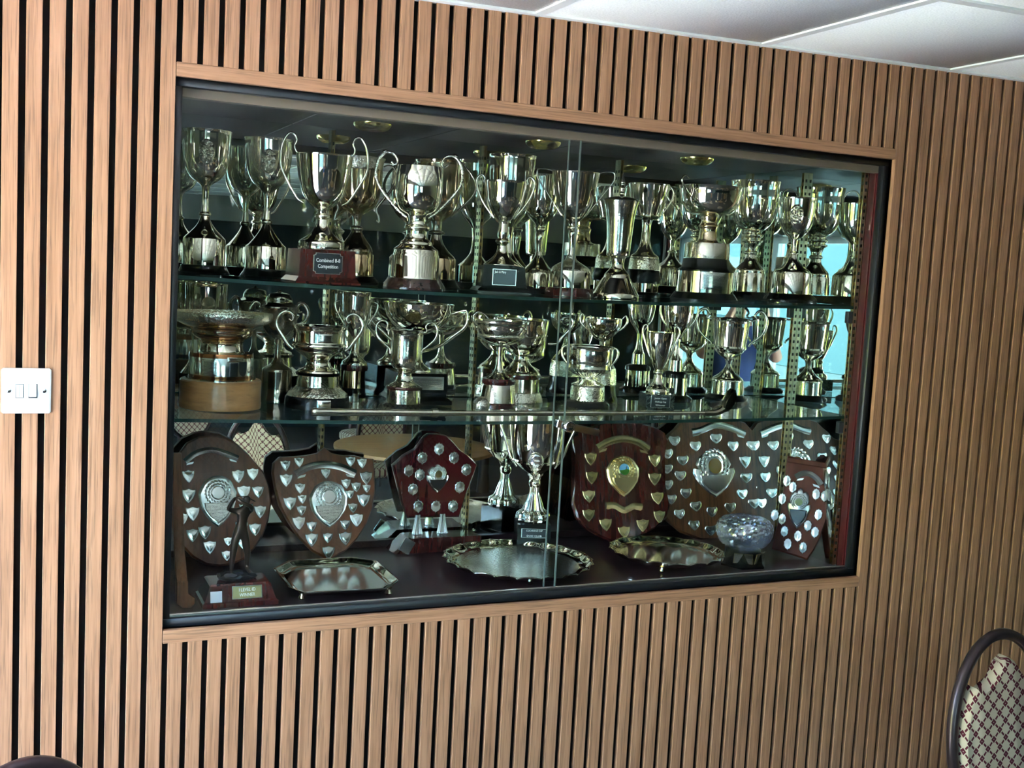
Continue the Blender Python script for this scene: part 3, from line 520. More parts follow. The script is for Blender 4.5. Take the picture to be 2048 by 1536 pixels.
{'name': 'trophy_cup', 'label': 'silver cup with ringed neck and loop handle facing the glass', 'cat': 'trophy', 'loc': [1.6821, 0.42, 1.6746], 'az': 0.6249, 'segs': [['plinth', 'black_lacquer', 0, [[0.06, 0.0], [0.06, 0.0071], [0.0543, 0.017], [0.0515, 0.0226]]], ['plinth_band', 'engraved_silver', 0, [[0.0472, 0.024], [0.0457, 0.0724], [0.0443, 0.0781]]], ['foot', 'silver', 1, [[0.0429, 0.0781], [0.0415, 0.0881], [0.03, 0.1025], [0.0186, 0.117], [0.0157, 0.1314]]], ['knop', 'silver', 1, [[0.0143, 0.13], [0.02, 0.1342], [0.02, 0.1385], [0.0157, 0.1429]]], ['stem', 'silver', 1, [[0.0157, 0.14], [0.0172, 0.1515], [0.0229, 0.1628], [0.03, 0.1683], [0.0314, 0.1725], [0.0243, 0.177], [0.03, 0.1826], [0.0314, 0.1882], [0.0257, 0.1941], [0.0286, 0.1998]]], ['bowl', 'silver', 1, [[0.0257, 0.1984], [0.0372, 0.2051], [0.0529, 0.223], [0.0629, 0.2509], [0.0672, 0.286], [0.0686, 0.3213], [0.0715, 0.3409]]]], 'handles': [['silver', 0.0023, 78, [[-0.06, 0.2498], [-0.08, 0.2685], [-0.1058, 0.2973], [-0.1115, 0.3189], [-0.0972, 0.3362], [-0.0772, 0.3305], [-0.0686, 0.3161]], True]]},
{'name': 'goblet', 'label': 'silver goblet with embossed oval, front right of the top shelf', 'cat': 'goblet', 'loc': [1.6945, 0.24, 1.6754], 'az': 0.6605, 'segs': [['plinth', 'black_lacquer', 0, [[0.0729, 0.0], [0.0742, 0.0066], [0.0702, 0.0145], [0.0621, 0.0211], [0.0607, 0.0237]]], ['plinth_band', 'silver', 0, [[0.0553, 0.025], [0.054, 0.0782], [0.0526, 0.0835]]], ['foot', 'silver', 1, [[0.0513, 0.0835], [0.0459, 0.0902], [0.027, 0.1038], [0.0148, 0.1188], [0.0108, 0.131]]], ['knop', 'silver', 1, [[0.0094, 0.1296], [0.0148, 0.1336], [0.0148, 0.1376], [0.0094, 0.1418]]], ['stem', 'silver', 1, [[0.0088, 0.1391], [0.0074, 0.1553], [0.0094, 0.17], [0.0108, 0.1767]]], ['bowl', 'silver', 1, [[0.0108, 0.174], [0.0189, 0.1804], [0.0364, 0.1985], [0.0472, 0.2274], [0.0513, 0.2605], [0.0526, 0.287]]]], 'handles': [], 'extra': [{'k': 'relief', 'w': 0.0189, 'h': 0.027, 'z': 0.2406}]},
{'name': 'rose_bowl', 'label': 'broad silver bowl with ornate rim on round pale wooden base', 'cat': 'bowl', 'loc': [0.1498, 0.28, 1.3761], 'az': 0.1701, 'segs': [['base', 'maple', 0, [[0.0904, 0.0], [0.0915, 0.0112], [0.0904, 0.0133], [0.0904, 0.0609], [0.0882, 0.064]]], ['lower_band', 'silver', 0, [[0.0783, 0.0564], [0.0783, 0.0675]]], ['drum', 'copper_band', 0, [[0.0728, 0.067], [0.0728, 0.0715], [0.0717, 0.0725], [0.0717, 0.1214], [0.0706, 0.1247]]], ['stem', 'silver', 1, [[0.0573, 0.1238], [0.0507, 0.1266], [0.0474, 0.1354], [0.0463, 0.1465], [0.0507, 0.1513]]], ['bowl', 'gilt_silver', 1, [[0.0441, 0.1486], [0.0485, 0.1534], [0.0617, 0.1609], [0.0684, 0.1702], [0.0706, 0.1793], [0.086, 0.1856], [0.1014, 0.1942]]], ['rim', 'chased_silver', 1, [[0.1014, 0.1931], [0.1081, 0.1989], [0.1114, 0.2078], [0.1114, 0.2155]]]], 'handles': [], 'extra': [{'k': 'panel', 'w': 0.0099, 'h': 0.0154, 'phi': 22, 'mat': 'plaque_dark', 'z': 0.0914}, {'k': 'shield', 'w': 0.0121, 'h': 0.0165, 'phi': 42, 'z': 0.0925}, {'k': 'panel', 'w': 0.0198, 'h': 0.0055, 'phi': 26, 'mat': 'text_lines', 'z': 0.1137}, {'k': 'panel', 'w': 0.0176, 'h': 0.0187, 'phi': -22, 'mat': 'text_lines', 'z': 0.0947}, {'k': 'bar', 'w': 0.0088, 'h': 0.0419, 'phi': -58, 'z': 0.1214}]},
{'name': 'trophy_cup', 'label': 'low silver bowl with big scroll handles on flared black plinth', 'cat': 'trophy', 'loc': [0.3827, 0.31, 1.3717], 'az': 0.2527, 'segs': [['plinth', 'black_lacquer', 0, [[0.0764, 0.0], [0.0776, 0.0075], [0.0764, 0.0235], [0.0729, 0.0281]]], ['shield_flare', 'chased_silver', 0, [[0.0729, 0.0281], [0.0682, 0.0362], [0.0564, 0.045], [0.0517, 0.0495]]], ['plate_band', 'engraved_silver', 0, [[0.0506, 0.0507], [0.0482, 0.0741], [0.0482, 0.0766]]], ['plinth_collar', 'black_lacquer', 0, [[0.0517, 0.0769], [0.0541, 0.0821], [0.0517, 0.0844]]], ['foot', 'silver', 1, [[0.0506, 0.0843], [0.047, 0.0902], [0.0329, 0.0966], [0.0282, 0.1075], [0.0306, 0.1177]]], ['bowl', 'silver', 1, [[0.0294, 0.1151], [0.0376, 0.122], [0.0541, 0.1344], [0.06, 0.1435], [0.0647, 0.1475], [0.0635, 0.1524], [0.0612, 0.1572], [0.0612, 0.1821], [0.0647, 0.1885], [0.067, 0.1936]]]], 'handles': [['silver', 0.0049, 0, [[-0.0612, 0.1369], [-0.0729, 0.147], [-0.0823, 0.161], [-0.0988, 0.1863], [-0.1011, 0.2027], [-0.0917, 0.2192], [-0.0753, 0.2255], [-0.0635, 0.2167], [-0.0647, 0.204], [-0.0729, 0.2078]], True]], 'extra': [{'k': 'panel', 'w': 0.0165, 'h': 0.0106, 'phi': 12, 'mat': 'bright_silver', 'z': 0.0148}, {'k': 'panel', 'w': 0.0188, 'h': 0.0106, 'phi': 14, 'mat': 'text_lines', 'z': 0.1684}]},
{'name': 'lidded_cup', 'label': 'dark tarnished covered cup between the two big bowls', 'cat': 'trophy', 'loc': [0.3062, 0.41, 1.3723], 'az': 0.2173, 'segs': [['plinth', 'tarnished_silver', 0, [[0.0394, 0.0], [0.0394, 0.0073], [0.037, 0.0191], [0.0358, 0.0287], [0.0358, 0.0335]]], ['plinth_band', 'tarnished_silver', 0, [[0.0358, 0.0347], [0.0358, 0.0711], [0.0358, 0.0747]]], ['foot', 'tarnished_silver', 1, [[0.0358, 0.0747], [0.0334, 0.0818], [0.0167, 0.0926], [0.0084, 0.1066], [0.006, 0.126]]], ['stem', 'tarnished_silver', 1, [[0.006, 0.1247], [0.006, 0.1406], [0.0084, 0.153]]], ['bowl', 'tarnished_silver', 1, [[0.0084, 0.1518], [0.0239, 0.1612], [0.0394, 0.1826], [0.043, 0.201], [0.0442, 0.2227], [0.0466, 0.2289]]], ['cover', 'tarnished_silver', 1, [[0.0478, 0.2289], [0.0454, 0.2337], [0.0334, 0.2405], [0.031, 0.2513], [0.0239, 0.2621], [0.0072, 0.2665], [0.0048, 0.2689], [0.0006, 0.2725]]]], 'handles': [['tarnished_silver', 0.0041, 0, [[-0.0406, 0.1868], [-0.0621, 0.199], [-0.0692, 0.221], [-0.0573, 0.2406], [-0.0454, 0.2357], [-0.0454, 0.221], [-0.0549, 0.221]], True]]},
{'name': 'bowl', 'label': 'plain silver bowl behind the broad bowl on wooden base', 'cat': 'bowl', 'loc': [0.1447, 0.48, 1.3752], 'az': 0.1564, 'segs': [['plinth', 'black_lacquer', 0, [[0.04, 0.0], [0.04, 0.0425]]], ['foot', 'silver', 1, [[0.0376, 0.0423], [0.0188, 0.0711], [0.0106, 0.1132], [0.0141, 0.16]]], ['bowl', 'silver', 1, [[0.0118, 0.1574], [0.0353, 0.1696], [0.047, 0.2005], [0.0494, 0.2369], [0.0505, 0.2745]]]], 'handles': []},
{'name': 'trophy_cup', 'label': 'tall silver beaker cup on tapered plinth behind the scroll handled bowl', 'cat': 'trophy', 'loc': [0.5143, 0.46, 1.3696], 'az': 0.2837, 'segs': [['plinth', 'silver', 0, [[0.0329, 0.0], [0.0329, 0.0203]]], ['plinth_collar', 'black_lacquer', 0, [[0.0304, 0.02], [0.0304, 0.0322]]], ['plate_band', 'gilt_silver', 0, [[0.0291, 0.0334], [0.0266, 0.0764]]], ['ring', 'mahogany', 0, [[0.0342, 0.0771], [0.0354, 0.0853], [0.0342, 0.0919]]], ['foot', 'silver', 1, [[0.0329, 0.0918], [0.0304, 0.0997], [0.0152, 0.1135], [0.0089, 0.1335], [0.0089, 0.1634]]], ['bowl', 'silver', 1, [[0.0076, 0.1606], [0.0152, 0.1691], [0.0278, 0.1915], [0.0342, 0.2228], [0.0367, 0.2755]]]], 'handles': [['silver', 0.0025, 0, [[-0.0304, 0.1942], [-0.0506, 0.2283], [-0.0531, 0.2474], [-0.043, 0.2528]], True]]},
{'name': 'trophy_cup', 'label': 'small straight sided silver cup with looped handles, in front of wide bowl', 'cat': 'trophy', 'loc': [0.6122, 0.345, 1.3688], 'az': 0.3285, 'segs': [['plinth', 'black_lacquer', 0, [[0.051, 0.0], [0.0522, 0.0053], [0.046, 0.0098]]], ['plinth_band', 'engraved_silver', 0, [[0.0435, 0.0096], [0.0423, 0.0431]]], ['ring', 'mahogany', 0, [[0.0448, 0.0434], [0.046, 0.0474], [0.0448, 0.0511]]], ['foot', 'silver', 1, [[0.0423, 0.0509], [0.0361, 0.0555], [0.0249, 0.0623], [0.0199, 0.0723], [0.0187, 0.0827], [0.0211, 0.0881]]], ['bowl', 'engraved_silver', 1, [[0.0187, 0.0853], [0.0224, 0.0908], [0.0323, 0.0994], [0.0373, 0.118], [0.0373, 0.1543], [0.0386, 0.1778], [0.0448, 0.1898]]]], 'handles': [['silver', 0.003, 0, [[-0.0386, 0.131], [-0.041, 0.1428], [-0.0522, 0.152], [-0.0721, 0.173], [-0.0759, 0.1953], [-0.0672, 0.2098], [-0.0547, 0.2111], [-0.0473, 0.2019], [-0.0497, 0.1901], [-0.0423, 0.1861]], True]]},
{'name': 'trophy_cup', 'label': 'wide silver bowl with long strap handles on black box behind small cup', 'cat': 'trophy', 'loc': [0.6781, 0.45, 1.3685], 'az': 0.3382, 'segs': [['foot', 'silver', 1, [[0.039, 0.0768], [0.0364, 0.0857], [0.0208, 0.0976], [0.013, 0.118], [0.0117, 0.1468], [0.0143, 0.1759]]], ['bowl', 'silver', 1, [[0.0117, 0.1731], [0.0364, 0.1822], [0.0623, 0.1965], [0.0805, 0.2179], [0.0883, 0.2388], [0.0922, 0.2556]]]], 'handles': [['silver', 0.0047, -14, [[-0.0104, 0.1303], [-0.039, 0.1382], [-0.0675, 0.1541], [-0.0935, 0.1751], [-0.1195, 0.1962], [-0.1299, 0.2147], [-0.1273, 0.2424], [-0.1143, 0.2424], [-0.0883, 0.2331]], True]], 'box': ['black_lacquer', [[0.0, 0.0779], [0.009, 0.0779], [0.0183, 0.0675], [0.0284, 0.0649], [0.0338, 0.0675], [0.0763, 0.0649], [0.0789, 0.0649]], 4], 'extra': [{'k': 'box_plaque', 'w': 0.0571, 'h': 0.0169, 'mat': 'plaque_silver', 'lines': 1, 'z': 0.0545}]},
{'name': 'compote', 'label': 'stemmed silver compote with beaded rosette rim on tapered silver plinth', 'cat': 'bowl', 'loc': [0.8661, 0.34, 1.3675], 'az': 0.4118, 'segs': [['plinth', 'mahogany', 0, [[0.0491, 0.0], [0.0504, 0.0087], [0.0479, 0.0127]]], ['plate_band', 'engraved_silver', 0, [[0.0479, 0.0142], [0.0414, 0.0564], [0.0401, 0.0606]]], ['ring', 'mahogany', 0, [[0.0427, 0.0608], [0.0453, 0.0682], [0.0427, 0.0752]]], ['foot', 'silver', 1, [[0.0349, 0.0745], [0.0285, 0.0797], [0.0155, 0.0901], [0.0091, 0.1084], [0.0065, 0.1328]]], ['stem', 'silver', 1, [[0.0065, 0.1314], [0.0078, 0.1546], [0.0116, 0.1649]]], ['bowl', 'silver', 1, [[0.0091, 0.1561], [0.0259, 0.1615], [0.0453, 0.1712], [0.0569, 0.1833]]], ['bead_ring', 'chased_silver', 1, [[0.0569, 0.1804], [0.0621, 0.185], [0.0595, 0.1906]]], ['rim_band', 'engraved_silver', 1, [[0.0595, 0.1891], [0.0647, 0.2008], [0.0673, 0.2123], [0.0711, 0.2181], [0.0724, 0.2239]]]], 'handles': [], 'extra': [{'k': 'rosettes', 'w': 0.0103, 'z': 0.2051}]},
{'name': 'trophy_cup', 'label': 'large shallow silver bowl with strap handles behind the rosette compote', 'cat': 'trophy', 'loc': [0.9891, 0.475, 1.3676], 'az': 0.4309, 'segs': [['shield_flare', 'chased_silver', 0, [[0.0658, 0.0], [0.0644, 0.0085], [0.0575, 0.0251]]], ['plinth_band', 'engraved_silver', 0, [[0.0548, 0.0263], [0.0534, 0.0622]]], ['ring', 'mahogany', 0, [[0.0562, 0.0624], [0.0575, 0.0683], [0.0562, 0.0739]]], ['foot', 'silver', 1, [[0.0548, 0.0738], [0.0493, 0.082], [0.0329, 0.0953], [0.0205, 0.1118], [0.0192, 0.1248]]], ['bowl', 'silver', 1, [[0.0164, 0.1217], [0.0329, 0.13], [0.0521, 0.1486], [0.0644, 0.1737], [0.0699, 0.2027], [0.0726, 0.2243]]]], 'handles': [['silver', 0.0047, 0, [[-0.0712, 0.1601], [-0.0959, 0.163], [-0.1096, 0.1806], [-0.126, 0.1996], [-0.137, 0.2215], [-0.126, 0.2362], [-0.1096, 0.2332], [-0.0932, 0.2186]], True]]},
{'name': 'rose_bowl', 'label': 'small silver rose bowl with fluted base and C shaped handles', 'cat': 'bowl', 'loc': [1.1336, 0.35, 1.3684], 'az': 0.4914, 'segs': [['plinth', 'black_lacquer', 0, [[0.0604, 0.0], [0.0618, 0.0055], [0.0591, 0.012], [0.0483, 0.0178]]], ['shield_band', 'chased_silver', 0, [[0.047, 0.0176], [0.0457, 0.0514], [0.0443, 0.0554]]], ['foot', 'silver', 1, [[0.0443, 0.0554], [0.0457, 0.0596], [0.0336, 0.0654], [0.0201, 0.0725], [0.0175, 0.0791]]], ['lower_bowl', 'ribbed_silver', 1, [[0.0175, 0.0778], [0.0349, 0.0845], [0.0537, 0.0955], [0.0604, 0.1041]]], ['bowl', 'engraved_silver', 1, [[0.0604, 0.1041], [0.0591, 0.1148], [0.0618, 0.1258], [0.0631, 0.1421], [0.0631, 0.1556], [0.0658, 0.1625]]]], 'handles': [['silver', 0.0032, 0, [[-0.0537, 0.1094], [-0.0645, 0.119], [-0.0739, 0.1355], [-0.0752, 0.152], [-0.0672, 0.1602], [-0.0591, 0.1547]], True]]},
{'name': 'bowl', 'label': 'round silver bowl on black plinth hung with shields, behind the fluted rose bowl', 'cat': 'bowl', 'loc': [1.2217, 0.445, 1.3691], 'az': 0.5018, 'segs': [['plinth', 'black_lacquer', 0, [[0.0517, 0.0], [0.053, 0.0086], [0.0461, 0.0236], [0.0433, 0.049]]], ['shield_band', 'chased_silver', 0, [[0.0461, 0.0506], [0.0447, 0.0775], [0.0419, 0.0958]]], ['foot', 'silver', 1, [[0.0405, 0.0957], [0.0335, 0.108], [0.0168, 0.127], [0.0098, 0.1466], [0.0084, 0.1666], [0.0126, 0.1755]]], ['bowl', 'silver', 1, [[0.0112, 0.1725], [0.0251, 0.1804], [0.0433, 0.1997], [0.0503, 0.217], [0.0517, 0.2341]]]], 'handles': [['silver', 0.0031, 0, [[-0.0335, 0.195], [-0.053, 0.2079], [-0.0656, 0.2266], [-0.0614, 0.2439], [-0.0517, 0.2353]], True]]},
{'name': 'trophy_cup', 'label': 'slender pointed silver cup on dark box with framed plaque', 'cat': 'trophy', 'loc': [1.3364, 0.325, 1.3703], 'az': 0.5527, 'segs': [['foot', 'silver', 1, [[0.0313, 0.0376], [0.0313, 0.0445], [0.0286, 0.0525], [0.0191, 0.0613], [0.0136, 0.0747], [0.0109, 0.0883]]], ['knop', 'silver', 1, [[0.0095, 0.0882], [0.0136, 0.0926], [0.0136, 0.0981], [0.0095, 0.102]]], ['bowl', 'silver', 1, [[0.0082, 0.0991], [0.015, 0.1092], [0.0245, 0.1305], [0.0327, 0.1584], [0.0381, 0.1833], [0.0408, 0.2053]]]], 'handles': [['silver', 0.0027, 0, [[-0.0259, 0.1373], [-0.034, 0.1567], [-0.0436, 0.1843], [-0.0504, 0.2064], [-0.0463, 0.2217], [-0.0381, 0.2217], [-0.0368, 0.2078]], True]], 'box': ['dark_marble', [[0.0, 0.0395], [0.0356, 0.0395], [0.0382, 0.0381]], 16], 'extra': [{'k': 'box_plaque', 'w': 0.0272, 'h': 0.0163, 'mat': 'plaque_dark', 'text': ['Junior Open', 'Challenge Cup', 'Winner'], 'small': 1, 'z': 0.019}]},
{'name': 'trophy_cup', 'label': 'silver cup on round stepped plinth behind the slender pointed cup', 'cat': 'trophy', 'loc': [1.4693, 0.45, 1.3722], 'az': 0.5671, 'segs': [['plinth', 'black_lacquer', 0, [[0.053, 0.0], [0.0544, 0.0089], [0.043, 0.0181]]], ['plinth_band', 'silver', 0, [[0.0387, 0.0192], [0.0372, 0.0675]]], ['plinth_collar', 'black_lacquer', 0, [[0.0401, 0.0691], [0.0387, 0.0793], [0.0272, 0.0858]]], ['upper_band', 'silver', 0, [[0.0201, 0.0868], [0.0186, 0.1176]]], ['foot', 'silver', 1, [[0.0186, 0.1176], [0.0129, 0.1306], [0.0086, 0.1525], [0.0086, 0.182]]], ['bowl', 'silver', 1, [[0.0086, 0.1791], [0.0186, 0.1957], [0.0344, 0.2198], [0.0415, 0.2493], [0.0444, 0.2786]]]], 'handles': [['silver', 0.0032, 0, [[-0.0286, 0.2112], [-0.0458, 0.2334], [-0.0544, 0.263], [-0.0487, 0.2823]], True]]},
{'name': 'trophy_cup', 'label': 'silver cup with tall curled handles above the golf club head', 'cat': 'trophy', 'loc': [1.6531, 0.45, 1.3756], 'az': 0.6128, 'segs': [['plinth', 'black_lacquer', 0, [[0.0625, 0.0], [0.064, 0.0076], [0.0538, 0.0143], [0.0509, 0.017]]], ['plinth_band', 'engraved_silver', 0, [[0.0465, 0.0182], [0.0451, 0.0527], [0.0451, 0.0557]]], ['foot', 'silver', 1, [[0.0465, 0.0558], [0.0465, 0.0603], [0.0407, 0.0674], [0.0247, 0.0784], [0.0131, 0.0928], [0.008, 0.1061]]], ['stem', 'silver', 1, [[0.0073, 0.1046], [0.0102, 0.1154], [0.0145, 0.1247]]], ['bowl', 'silver', 1, [[0.0131, 0.1216], [0.0262, 0.1299], [0.0393, 0.1412], [0.0451, 0.152]]], ['bowl_band', 'silver', 0, [[0.048, 0.1507], [0.0494, 0.1552], [0.048, 0.1597]]], ['upper_bowl', 'silver', 1, [[0.0465, 0.1581], [0.0494, 0.1853], [0.0523, 0.2155], [0.0538, 0.2336], [0.0582, 0.2412]]]], 'handles': [['silver', 0.0041, 8, [[-0.0553, 0.1605], [-0.0611, 0.1711], [-0.0756, 0.1818], [-0.096, 0.2046], [-0.1032, 0.2366], [-0.0931, 0.2609], [-0.0771, 0.2655], [-0.0669, 0.2518], [-0.0727, 0.2411], [-0.0611, 0.2366], [-0.0538, 0.2411]], True]]},
{'name': 'trophy_cup', 'label': 'polished silver loving cup with oval medallion on black box base', 'cat': 'trophy', 'loc': [1.0423, 0.455, 0.958], 'az': 0.4492, 'segs': [['foot', 'lobed_silver', 1, [[0.0431, 0.0754], [0.0459, 0.0842], [0.0431, 0.099], [0.0306, 0.1078], [0.0236, 0.1261], [0.0153, 0.1526], [0.0139, 0.1719]]], ['stem', 'silver', 1, [[0.0125, 0.1689], [0.0167, 0.1779], [0.0167, 0.1863], [0.0125, 0.194]]], ['leaf_collar', 'chased_silver', 1, [[0.0125, 0.1856], [0.0139, 0.197], [0.0181, 0.2047], [0.0195, 0.2105]]], ['bowl', 'silver', 1, [[0.0125, 0.201], [0.0208, 0.2093], [0.0417, 0.2236], [0.0625, 0.2433]]], ['bowl_band', 'silver', 0, [[0.0639, 0.2421], [0.0653, 0.2464], [0.0639, 0.2504]]], ['upper_bowl', 'silver', 1, [[0.0639, 0.249], [0.0723, 0.286], [0.0764, 0.3278], [0.0778, 0.3692], [0.0806, 0.3997]]]], 'handles': [['silver', 0.0036, 0, [[-0.0528, 0.2257], [-0.0723, 0.2552], [-0.0861, 0.2973], [-0.1028, 0.3394], [-0.1056, 0.3632], [-0.0917, 0.38], [-0.0806, 0.3688]], True]], 'box': ['black_lacquer', [[0.0, 0.0472], [0.0083, 0.0472], [0.0108, 0.0459], [0.0745, 0.0459]], 18], 'extra': [{'k': 'box_plaque', 'w': 0.0361, 'h': 0.0125, 'mat': 'plaque_dark', 'text': ['COCHRANE CUP', 'DUO CLUB'], 'small': 1, 'z': 0.051}, {'k': 'medal', 'w': 0.0195, 'h': 0.0236, 'z': 0.2519}]}]
